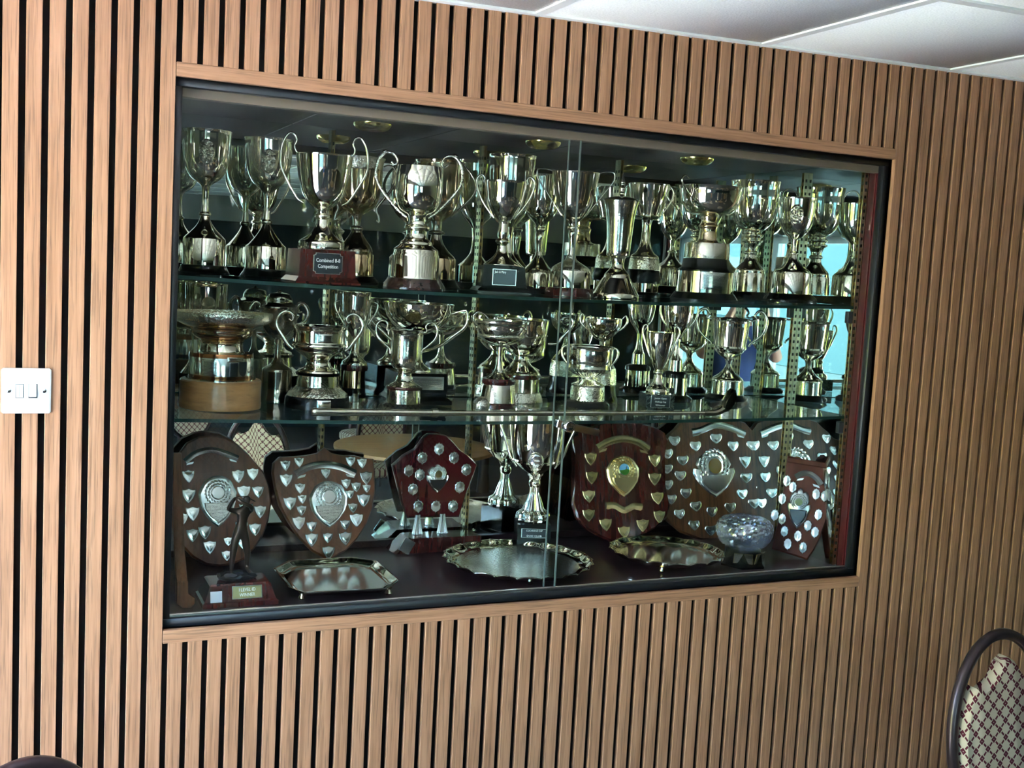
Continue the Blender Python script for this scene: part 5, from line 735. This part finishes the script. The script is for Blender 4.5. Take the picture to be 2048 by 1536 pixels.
for s in SHIELDS:
    root = thing(s['name'], s['label'], 'shield', s['loc'], (-s['lean'], 0, s['yaw']))
    if s['yaw']: root.rotation_euler = (Matrix.Rotation(s['yaw'], 3, 'Z') @ Matrix.Rotation(-s['lean'], 3, 'X')).to_euler()
    prism('board', s['wood'], s['outline'], 0, s['thick'], root, .005)
    for x, z, w, h, kind in s['minis']:
        o = link('name_shield', mini_mesh(kind, s['metal']), None, root, (x, 0, z), (random.uniform(-.10, .10), random.uniform(-.04, .04), random.uniform(-.10, .10)))
        o.scale = (w, 1, h)
    emblem(root, *s['emblem'], s['metal'])
    for r in s['ribbons']: ribbon(root, r['pts'], r['w'], s['metal'])
    if 'crimson' in s['label']:
        iw = Matrix.Rotation(s['lean'], 4, 'X')
        for x, lab in ((-.050, ''), (.022, '')):
            f = link('foot', lathe_mesh('foot', [(.015, -.0), (.015, .003), (.0135, .006), (.009, .03), (.007, .048), (.0075, .052)], 24, lambda a, r, z: r * (1 + .04 * math.sin(10 * a))), 'ribbed_silver', root, (x, -.0, .0415), (0, 0, 0))
        bo = [(-.128, 0), (.117, 0), (.117, .034), (.112, .040), (-.085, .040)]
        prism('plinth', 'mahogany', bo, -.055, .036, root, .002)
        prism('plaque', 'plaque_silver', [(-.016, -.019), (.016, -.019), (.016, .019), (-.016, .019)], -.0015, 0, root, .0004, (-.098, -.0565, .021), (0, .55, 0))
    if 'cherry' in s['label']:
        P = sorted(s['outline'], key=lambda p: -p[1])[:4]; x0, x1 = min(p[0] for p in P), max(p[0] for p in P); z0 = sum(p[1] for p in P) / 4
        box('top_moulding', 'cherry', (-.078, .074, -.012, .024, -.008, .008), root, .003, (.0, 0, z0 - .004), (0, .05, 0))

# ------------------------------------------------------------------ trays on the cabinet floor
def tray(name, label, outline_in, z_rim, mat_field, loc, lobes=0, rad=.2, feet=()):
    root = thing(name, label, 'tray', loc)
    n = 220 if lobes else 120; bm = bmesh.new(); R = []
    prof = [(.80, 0), (.86, .001), (.90, .004), (.95, .010), (.975, .013), (1.0, .0125), (1.0, .0105), (.95, .007), (.86, -.002), (.80, -.0025)]
    def at(i, s):
        a = 2 * math.pi * i / n
        if lobes:
            k = 1 + -.035 * abs(math.sin(lobes * a / 2)) * s ** 6 + .012; return rad * s * k * math.cos(a), rad * s * k * math.sin(a)
        x, y = outline_in(a); return x * s, y * s
    for s, z in prof: R.append([bm.verts.new((*at(i, s), z + (.0030 * abs(math.sin(lobes * math.pi * i / n)) * (s > .9) if lobes else 0))) for i in range(n)])
    for A, Bq in zip(R, R[1:]):
        for i in range(n): bm.faces.new((A[i], A[(i + 1) % n], Bq[(i + 1) % n], Bq[i]))
    link('rim', from_bm(bm, 'rim', True, 50), 'silver', root)
    bm = bmesh.new(); ring = [bm.verts.new((*at(i, .803), .0002)) for i in range(n)]; r2 = [bm.verts.new((*at(i, .803), -.0025)) for i in range(n)]
    bm.faces.new(ring); bm.faces.new(list(reversed(r2)))
    link('field', from_bm(bm, 'field', False), mat_field, root)
    for x, y in feet:
        h = loc[2] - FL
        link('foot', lathe_mesh('foot', [(.0, -h), (.006, -h), (.0095, -h + .004), (.006, -h + .009), (.0045, -.004), (.009, .0)], 14), 'silver', root, (x, y, 0))
    return root
def tri_feet(r, a0): return [(r * math.cos(a0 + k * 2 * math.pi / 3), r * math.sin(a0 + k * 2 * math.pi / 3)) for k in range(3)]
tray('salver', 'large round silver salver with piecrust rim, engraved centre', None, 0, 'engraved_tray', (.914, .262, .972), 22, .196, tri_feet(.15, .3))
tray('salver', 'smaller round silver salver on ball feet before the mahogany shield', None, 0, 'bright_silver', (1.352, .247, .974), 18, .158, tri_feet(.13, -2.2))
OCT = [(-.131, .076), (-.079, .141), (.079, .143), (.131, .094), (.131, -.087), (.085, -.144), (-.108, -.133), (-.131, -.084)]
def oct_at(a):
    d = Vector((math.cos(a), math.sin(a)))
    for (p, q) in zip(OCT, OCT[1:] + OCT[:1]):
        p, q = Vector(p), Vector(q); e = q - p; den = d.x * e.y - d.y * e.x
        if abs(den) < 1e-9: continue
        t = (p.x * e.y - p.y * e.x) / den; u = (p.x * d.y - p.y * d.x) / den
        if t > 0 and -1e-6 <= u <= 1 + 1e-6: return d.x * t, d.y * t
    return .1 * d.x, .1 * d.y
tray('tray', 'octagonal silver tray on small feet with plain mirror field', oct_at, 0, 'bright_silver', (.417, .214, .974), 0, .14, [(-.10, -.09), (.10, -.10), (.10, .10), (-.09, .10)])
root = thing('silver_rod', 'short silver rod lying behind the large piecrust salver', 'rod', (.955, .445, FL), (0, 0, .2))
link('shaft', tube_mesh('shaft', [(-.01, .05, .012), (.0, .0, .010), (.01, -.03, .009)], .006, 12), 'silver', root)
link('end_cap', lathe_mesh('end_cap', [(.0075, -.003), (.0075, .003), (.005, .005), (0, .006)], 16), 'silver', root, (-.010, .052, .012), (-math.pi / 2, 0, 0))

# ------------------------------------------------------------------ golf club, ball
gz = shelf_z(2, .36) + .0015
root = thing('golf_club', 'long silver golf club lying along the front of the lower shelf', 'golf club', (.333, .13, gz), (0, 0, 0))
link('grip', tube_mesh('grip', [(.0, 0, .0115), (.12, 0, .0105), (.281, 0, .0090)], .0088, 14, 3, lambda u: 1 - .1 * u), 'engraved_silver', root)
link('butt_cap', lathe_mesh('butt_cap', [(.0098, 0), (.0102, .006), (.0085, .012), (.0, .0145)], 18), 'silver', root, (.004, 0, .0115), (0, -math.pi / 2, 0))
link('ferrule', tube_mesh('ferrule', [(.276, 0, .009), (.290, 0, .009)], .0105, 14, 1), 'silver', root)
link('shaft', tube_mesh('shaft', [(.288, 0, .0088), (.65, 0, .0078), (1.04, 0, .0075)], .0075, 12, 4, lambda u: 1 - .22 * u), 'silver', root)
link('hosel', tube_mesh('hosel', [(1.03, 0, .0075), (1.065, 0, .0085), (1.088, 0, .018), (1.100, 0, .034)], .0085, 12, 5, lambda u: .85 + .5 * u), 'tarnished_silver', root)  # dark reflection put into the metal colour, as on the head
hd = [(1.088, .010), (1.103, .012), (1.118, .030), (1.126, .052), (1.122, .068), (1.112, .072), (1.100, .062), (1.088, .040), (1.082, .022)]
prism('club_head', 'tarnished_silver', hd, -.012, .009, root, .007)  # brown and dark reflection put into the metal colour
tag(link('golf_ball', lathe_mesh('golf_ball', [(.0213 * math.sin(math.pi * i / 18), .0213 - .0213 * math.cos(math.pi * i / 18)) for i in range(19)], 36), 'dimple_metal', None, (.768, .212, shelf_z(2, .768) + .0003)), 'dull metal golf ball resting behind the silver golf club', 'golf ball')

# ------------------------------------------------------------------ crystal bowl
root = thing('crystal_bowl', 'squat cut crystal rose bowl on dark base with two engraved plates', 'bowl', (1.545, .165, FL))
cp = spline([(.034, .044), (.050, .050), (.068, .066), (.077, .090), (.074, .112), (.062, .126), (.046, .131)], 4)
def facets(a, r, z): return r * (1 + .035 * (abs(((a * 12 / math.pi + z * 160) % 2) - 1) + abs(((a * 12 / math.pi - z * 160) % 2) - 1) - 1))
me = lathe_mesh('cut_bowl', [(0, .044)] + cp + [(.043, .129)] + [(r - .006, z) for r, z in reversed(cp[:-2])] + [(0, .052)], 96, facets, False)
for p in me.polygons: p.use_smooth = False
link('cut_bowl', me, 'cut_crystal', root)
R45 = math.radians(-4)
link('plinth', lathe_mesh('plinth', [(.066, 0), (.066, .005), (.062, .009), (.060, .012), (.055, .042), (.050, .0435)], 6), 'black_lacquer', root, (0, 0, 0), (0, 0, R45))
for a, mt in ((-90 - 30 - 4, 'text_lines'), (-90 + 30 - 4, 'text_lines')):
    aa = math.radians(a)
    q = prism('name_plate', 'brass', [(-.026, -.014), (.026, -.014), (.025, .014), (-.025, .014)], -.0012, 0, root, 0, (.0515 * math.cos(aa), .0515 * math.sin(aa), .027), (.14, 0, aa + math.pi / 2))
    prism('plate_face', mt, [(-.0235, -.012), (.0235, -.012), (.0225, .012), (-.0225, .012)], -.0018, -.0011, q)

# ------------------------------------------------------------------ bronze golfer
root = thing('statuette', 'dark bronze golfer finishing his swing on mahogany plinth with gilt plaque', 'statuette', (.176, .152, FL))
bm = bmesh.new(); R = []
for z, hx, hy in ((0, .082, .052), (.010, .082, .052), (.013, .077, .048), (.046, .066, .040), (.049, .062, .037)): R.append([bm.verts.new((sx * hx, sy * hy, z)) for sx, sy in ((-1, -1), (1, -1), (1, 1), (-1, 1))])
for A, Bq in zip(R, R[1:]):
    for i in range(4): bm.faces.new((A[i], A[(i + 1) % 4], Bq[(i + 1) % 4], Bq[i]))
bm.faces.new(list(reversed(R[0]))); bm.faces.new(R[-1])
link('plinth', from_bm(bm, 'plinth', True, 15), 'mahogany', root)
pq = prism('plaque', 'bright_silver', [(-.033, -.0145), (.033, -.0145), (.033, .0145), (-.033, .0145)], -.0015, 0, root, .0004, (.014, -.0435, .030), (-.24, 0, 0))
prism('plaque_face', 'gilt_plate', [(-.031, -.0128), (.031, -.0128), (.031, .0128), (-.031, .0128)], -.002, -.0014, pq)
text('I·LEVEL·ID', .0105, 'letter_white', pq, (0, -.0023, .0052), width=.036); text('WINNER', .0105, 'letter_white', pq, (0, -.0023, -.0060), width=.034)
lb = prism('paper_label', 'paper', [(-.0125, -.012), (.0125, -.012), (.0125, .012), (-.0125, .012)], -.0006, 0, root, 0, (-.053, -.0470, .024), (-.24, 0, 0))
bm = bmesh.new(); bmesh.ops.create_icosphere(bm, subdivisions=3, radius=1)
for v in bm.verts: v.co = Vector((v.co.x * .044, v.co.y * .026, v.co.z * .011 + .055)) * (1 + .10 * noise.noise(v.co * 3))
link('rock', from_bm(bm, 'rock', True, 20), 'rock_black', root)
def skin_figure(name, joints, edges, mat, parent, loc=(0, 0, 0), rot=(0, 0, 0), root_v=0, sub=2, scale=1):
    me = bpy.data.meshes.new(name); me.from_pydata([tuple(c * scale for c in j[:3]) for j in joints], edges, [])
    ob = link(name, me, mat, parent, loc, rot)
    bm = bmesh.new(); bm.from_mesh(me); ly = bm.verts.layers.skin.verify(); bm.verts.ensure_lookup_table()
    for i, j in enumerate(joints):
        r = j[3] if isinstance(j[3], tuple) else (j[3], j[3]); bm.verts[i][ly].radius = (r[0] * scale, r[1] * scale); bm.verts[i][ly].use_root = (i == root_v)
    bm.to_mesh(me); bm.free()
    sk = ob.modifiers.new('skin', 'SKIN'); sk.use_smooth_shade = True; sk.branch_smoothing = .4
    sb = ob.modifiers.new('sub', 'SUBSURF'); sb.levels = sub; sb.render_levels = sub
    return ob
# golfer, in units of his own height (1 = crown of the head)
J = [(0, 0, .52, (.085, .062)), (.005, -.01, .62, (.074, .056)), (.02, -.01, .73, (.092, .06)), (.035, -.01, .80, (.085, .05)), (.045, -.015, .855, .034), (.06, -.02, .93, (.054, .06)), (.06, -.02, .985, (.036, .04)),
     (.06, 0, .47, .062), (.085, .01, .28, .046), (.10, .02, .24, .042), (.10, .05, .06, .028), (.11, 0, .02, (.026, .024)), (.12, -.06, .015, (.022, .018)),
     (-.06, 0, .47, .062), (-.085, -.02, .28, .046), (-.09, -.015, .24, .042), (-.10, .0, .06, .028), (-.105, -.03, .02, (.026, .024)), (-.115, -.09, .015, (.022, .018)),
     (.13, -.01, .80, .040), (.10, -.11, .86, .030), (-.02, -.13, .93, .022), (-.08, -.10, .97, .024),
     (-.055, -.01, .79, .040), (-.17, -.04, .82, .030), (-.13, -.09, .93, .022), (-.085, -.085, .975, .022)]
E = [(0, 1), (1, 2), (2, 3), (3, 4), (4, 5), (5, 6), (0, 7), (7, 8), (8, 9), (9, 10), (10, 11), (11, 12), (0, 13), (13, 14), (14, 15), (15, 16), (16, 17), (17, 18), (3, 19), (19, 20), (20, 21), (21, 22), (3, 23), (23, 24), (24, 25), (25, 26)]
skin_figure('golfer_figure', J, E, 'bronze', root, (.004, 0, .062), scale=.178)
link('swung_club', tube_mesh('swung_club', [(-.014, -.017, .236), (.012, .012, .232), (.040, .030, .216)], .0013, 8, 3), 'bronze', root)

# ------------------------------------------------------------------ old wooden club at the left end
root = thing('wooden_club', 'old wooden club with curved toe standing in the left corner', 'club', (.050, .122, FL))
bm = bmesh.new()
def seg(pts):
    R = []
    for x, z, w, d in pts: R.append([bm.verts.new((x + sx * w, sy * d, z)) for sx, sy in ((-1, -1), (1, -1), (1, 1), (-1, 1))])
    for A, Bq in zip(R, R[1:]):
        for i in range(4): bm.faces.new((A[i], A[(i + 1) % 4], Bq[(i + 1) % 4], Bq[i]))
    bm.faces.new(list(reversed(R[0]))); bm.faces.new(R[-1])
seg([(-.014, .34, .008, .005), (-.012, .26, .010, .006), (-.006, .14, .011, .006), (.0, .075, .012, .007), (.003, .055, .011, .008)])
bmesh.ops.bevel(bm, geom=list(bm.edges), offset=.0015, segments=1, affect='EDGES')
link('shaft', from_bm(bm, 'shaft', True, 40), 'club_wood', root)
prism('club_head', 'club_wood', [(-.010, .062), (-.010, .012), (.004, .001), (.022, .001), (.030, .010), (.030, .022), (.022, .028), (.015, .034), (.014, .062)], -.010, .010, root, .003)

# ------------------------------------------------------------------ wall switch
root = thing('switch_plate', 'brushed steel fused spur switch plate on the slatted wall', 'switch', (-.2617, -.0022, 1.4435))
pl = [(x, z) for x, z in ((-.0435, -.040), (-.040, -.0432), (.040, -.0432), (.0435, -.040), (.0435, .040), (.040, .0432), (-.040, .0432), (-.0435, .040))]
prism('plate', 'white_steel', pl, -.0035, .002, root, .0008)
prism('fuse_surround', 'dark_grey', [(-.0190, -.0135), (-.0050, -.0135), (-.0050, .0135), (-.0190, .0135)], -.0040, -.003, root)
fz = prism('fuse_carrier', 'white_steel', [(-.0182, -.0127), (-.0058, -.0127), (-.0058, .0127), (-.0182, .0127)], -.0050, -.003, root, .0006)
box('fuse_slot', 'dark_grey', (-.0129, -.0125, -.0053, -.0048, -.0115, .0115), fz)
prism('rocker_surround', 'dark_grey', [(.0035, -.0135), (.0190, -.0135), (.0190, .0135), (.0035, .0135)], -.0040, -.003, root)
box('rocker', 'switch_white', (.0042, .0178, -.0062, -.003, -.0118, .0130), root, .001, rot=(-.10, 0, 0))
for x in (-.0310, .0305):
    s = link('screw', lathe_mesh('screw', [(.0046, 0), (.0042, .0012), (.0028, .0022), (0, .0026)], 18), 'chrome', root, (x, -.0035, .0005), (math.pi / 2, 0, 0))
    box('screw_slot', 'dark_grey', (-.0034, .0034, -.0004, .0004, .0018, .0030), s)

# ------------------------------------------------------------------ chairs
def uv_from(me, fn):
    uv = me.uv_layers.new(name='UVMap')
    for p in me.polygons:
        for li in p.loop_indices: uv.data[li].uv = fn(me.vertices[me.loops[li].vertex_index].co)
def make_chair(label, loc, rz, group=None):
    root = thing('dining_chair', label, 'chair', loc, (0, 0, rz), group)
    # front of the chair faces -y; back leans a little to +y
    loop = []
    for i in range(37):
        a = math.radians(-62 + 304 * i / 36)
        x = .160 * math.cos(a); z = .70 + .237 * math.sin(a) * (1 if math.sin(a) > 0 else .9)
        loop.append((x, .215 + (z - .45) * .13, z))
    loop = [(.085, .20, .40)] + loop + [(-.085, .20, .40)]
    link('back_frame', tube_mesh('back_frame', loop, .0135, 8, 2, flat=1.0), 'chair_metal', root)
    n = 40; ol = []
    for i in range(n):
        a = 2 * math.pi * i / n; c, s = math.cos(a), math.sin(a); r = 1.0
        x = .146 * c; z = .695 + (.195 if s > 0 else .19) * s
        if s > .2:
            wv = abs(c)
            z -= .045 * max(0, 1 - ((wv - .42) / .30) ** 2) if wv < .75 else 0
        ol.append((x, z))
    bm = bmesh.new(); prism_bm(bm, ol, -.018, .016, .008)
    for v in bm.verts: v.co.y += .205 + (v.co.z - .45) * .13
    me = from_bm(bm, 'backrest', True, 50); uv_from(me, lambda c: (c.x + (c.y - .187 - (c.z - .45) * .13) * .9 * (1 if c.x > 0 else -1), c.z)); link('backrest', me, 'lattice_fabric', root)
    bm = bmesh.new(); R = []
    for s, z in ((.94, .405), (1, .42), (1, .45), (.93, .468), (.6, .478)): R.append([bm.verts.new((.225 * s * math.copysign(abs(math.cos(2 * math.pi * i / 32)) ** .7, math.cos(2 * math.pi * i / 32)), .215 * s * math.copysign(abs(math.sin(2 * math.pi * i / 32)) ** .7, math.sin(2 * math.pi * i / 32)), z)) for i in range(32)])
    for A, Bq in zip(R, R[1:]):
        for i in range(32): bm.faces.new((A[i], A[(i + 1) % 32], Bq[(i + 1) % 32], Bq[i]))
    bm.faces.new(list(reversed(R[0]))); bm.faces.new(R[-1])
    me = from_bm(bm, 'seat', True, 40); uv_from(me, lambda c: (c.x, c.y)); link('seat', me, 'lattice_fabric', root)
    for sx in (-1, 1):
        for sy in (-1, 1):
            P = [(sx * .17, sy * .16, .41), (sx * .185, sy * .18, .2), (sx * .20, sy * (.20 if sy < 0 else .235), .0)]
            link('leg', tube_mesh('leg', P, .0115, 8, 2), 'chair_metal', root)
    return root
def copy_tree(o, parent=None):
    c = o.copy(); COL.objects.link(c)
    if parent is not None: c.parent = parent
    for ch in list(o.children): copy_tree(ch, c)
    return c
ch0 = make_chair('round backed chair in burgundy lattice fabric, lower right before the slats', (1.845, -.735, 0), math.radians(2))
def chair_at(label, loc, rz, group=None):
    c = copy_tree(ch0); c.location = loc; c.rotation_euler = (0, 0, rz); c['label'] = label
    if group: c['group'] = group
    return c
chair_at('round backed chair, only its dark top rail showing at lower left', (-.155, -.80, 0), math.radians(25))
GR = 'chairs standing out in the room, seen only in the mirrors'
for i, (x, y, r) in enumerate([(1.0, -2.5, .5), (1.75, -3.35, -.2), (2.6, -2.0, 1.8), (.9, -4.0, 2.8), (3.4, -3.4, .3), (2.2, -4.6, 3.0), (4.2, -5.0, 1.0), (.35, -1.5, 2.6)]):
    chair_at('lattice fabric chair reflected in the mirror, ' + ('between the photographer and the nearer oak table', 'behind the nearer oak table', 'right of the nearer oak table', 'alone behind the photographer', 'between the two oak tables', 'left of the further oak table', 'furthest back beyond the further oak table', 'nearest of all to the cabinet glass')[i], (x, y, 0), r, GR)
def round_table(label, loc):
    t = thing('round_table', label, 'table', loc)
    link('table_top', lathe_mesh('table_top', [(.0, .715), (.42, .715), (.44, .722), (.44, .738), (.43, .742), (0, .742)], 48), 'table_oak', t)
    link('pedestal', lathe_mesh('pedestal', [(.24, 0), (.24, .02), (.05, .05), (.04, .2), (.04, .715)], 28), 'chair_metal', t)
for i, (x, y) in enumerate([(1.75, -2.35), (3.0, -4.3)]): round_table(('round oak table nearer the mirrors', 'round oak table further back in the room')[i], (x, y, 0))

# ------------------------------------------------------------------ garden seen in the silver
def hedge(label, x0, x1, y0, y1, h, seed):
    bm = bmesh.new(); nx, ny, nz = max(2, int((x1 - x0) / .5)), max(2, int((y1 - y0) / .5)), max(3, int(h / .5))
    bmesh.ops.create_cube(bm, size=1); bmesh.ops.subdivide_edges(bm, edges=list(bm.edges), cuts=12, use_grid_fill=True)
    for v in bm.verts:
        p = Vector(((v.co.x + .5) * (x1 - x0), (v.co.y + .5) * (y1 - y0), (v.co.z + .5) * h))
        d = Vector((noise.noise(p * 1.1 + Vector((seed, 0, 0))), noise.noise(p * 1.1 + Vector((0, seed, 0))), noise.noise(p * 1.3)))
        v.co = p + d * (.45 if p.z > .05 else .1)
    me = from_bm(bm, 'hedge', True, 40); tag(link('hedge', me, 'hedge_green', None, (x0, y0, -.05)), label, 'hedge')
hedge('tall sunlit hedge beyond the lawn outside the left windows', -15, -12.5, -7, 9, 4.2, 3)
hedge('low hedge on the lawn outside the left windows', -7.6, -6.8, -5, 3, 1.3, 8)
b = thing('backdrop', 'added dark blue pavilion far across the car park', 'building', (-14, -19, -.05))  # added block, coloured dark to set the brightness of the mirrored window view
box('wall', 'darkened_blue', (-2, 2, -8, 8, 0, 4.5), b); box('roof', 'dark_grey', (-2.3, 2.3, -8.3, 8.3, 4.5, 4.8), b)
for yy in (-5, 0, 5): box('window', 'poster_blue', (1.98, 2.03, yy - .8, yy + .8, 1.0, 2.4), b)

# ------------------------------------------------------------------ the photographer, met only in the mirrors and the silver
PR = math.radians(-24)
person = thing('person', 'person in a dark blue polo shirt holding up a phone, seen only in reflections', 'person', (-.485, -2.735, 0), (0, 0, PR))
J = [(0, 0, .95, (.16, .11)), (0, 0, 1.08, (.145, .10)), (0, 0, 1.28, (.165, .11)), (0, 0, 1.42, (.15, .09)), (0, .005, 1.50, .055), (0, .02, 1.58, (.072, .085)), (0, .02, 1.66, (.078, .095)), (0, .01, 1.72, (.06, .07)), (0, .115, 1.615, .016)]
E = [(0, 1), (1, 2), (2, 3), (3, 4), (4, 5), (5, 6), (6, 7), (5, 8)]
for sx in (-1, 1):
    b = len(J)
    J += [(sx * .085, .02, 1.62, .018), (sx * .19, 0, 1.42, .058), (sx * .245, .15, 1.24, .044), (sx * .125, .32, 1.49, .030), (sx * .095, .365, 1.575, (.034, .018))]
    E += [(6, b), (3, b + 1), (b + 1, b + 2), (b + 2, b + 3), (b + 3, b + 4)]
    for i in range(4):
        n = len(J); z = 1.605 + .022 * i; J += [(sx * .075, .385, z, .0095), (sx * .045, .392 + .004 * (i % 2), z + .004, .009), (sx * (.018 + .004 * i), .386, z + .006, .008)]
        E += [(b + 4, n), (n, n + 1), (n + 1, n + 2)]
    n = len(J); J += [(sx * .085, .345, 1.625, .011), (sx * .055, .338, 1.65, .0095)]; E += [(b + 4, n), (n, n + 1)]
    n = len(J); J += [(sx * .095, 0, .88, .085), (sx * .105, .015, .50, .055), (sx * .115, -.02, .09, .038), (sx * .12, .0, .045, .04), (sx * .13, .13, .035, .032)]
    E += [(0, n), (n, n + 1), (n + 1, n + 2), (n + 2, n + 3), (n + 3, n + 4)]
skin_figure('body', J, E, 'skin', person, sub=2)
skin_figure('polo_shirt', [(0, 0, .93, (.185, .13)), (0, 0, 1.08, (.175, .125)), (0, 0, 1.28, (.19, .13)), (0, 0, 1.42, (.175, .11)), (-.20, .005, 1.42, .078), (-.232, .095, 1.31, .068), (.20, .005, 1.42, .078), (.232, .095, 1.31, .068)], [(0, 1), (1, 2), (2, 3), (3, 4), (4, 5), (3, 6), (6, 7)], 'polo_blue', person)
skin_figure('trousers', [(0, 0, .97, (.175, .125)), (-.098, 0, .86, .105), (-.105, .015, .5, .075), (-.115, -.015, .12, .06), (.098, 0, .86, .105), (.105, .015, .5, .075), (.115, -.015, .12, .06)], [(0, 1), (1, 2), (2, 3), (0, 4), (4, 5), (5, 6)], 'trousers', person)
skin_figure('hair', [(0, -.03, 1.63, (.075, .07)), (0, -.01, 1.70, (.082, .09)), (0, .01, 1.735, (.07, .08))], [(0, 1), (1, 2)], 'hair', person)
ph = thing('phone', 'black phone held up between two hands, seen only in reflections', 'phone', (-.325, -2.375, 1.68), (0, 0, PR))
box('phone_body', 'frame_black', (-.075, .075, -.004, .004, -.036, .036), ph, .003)
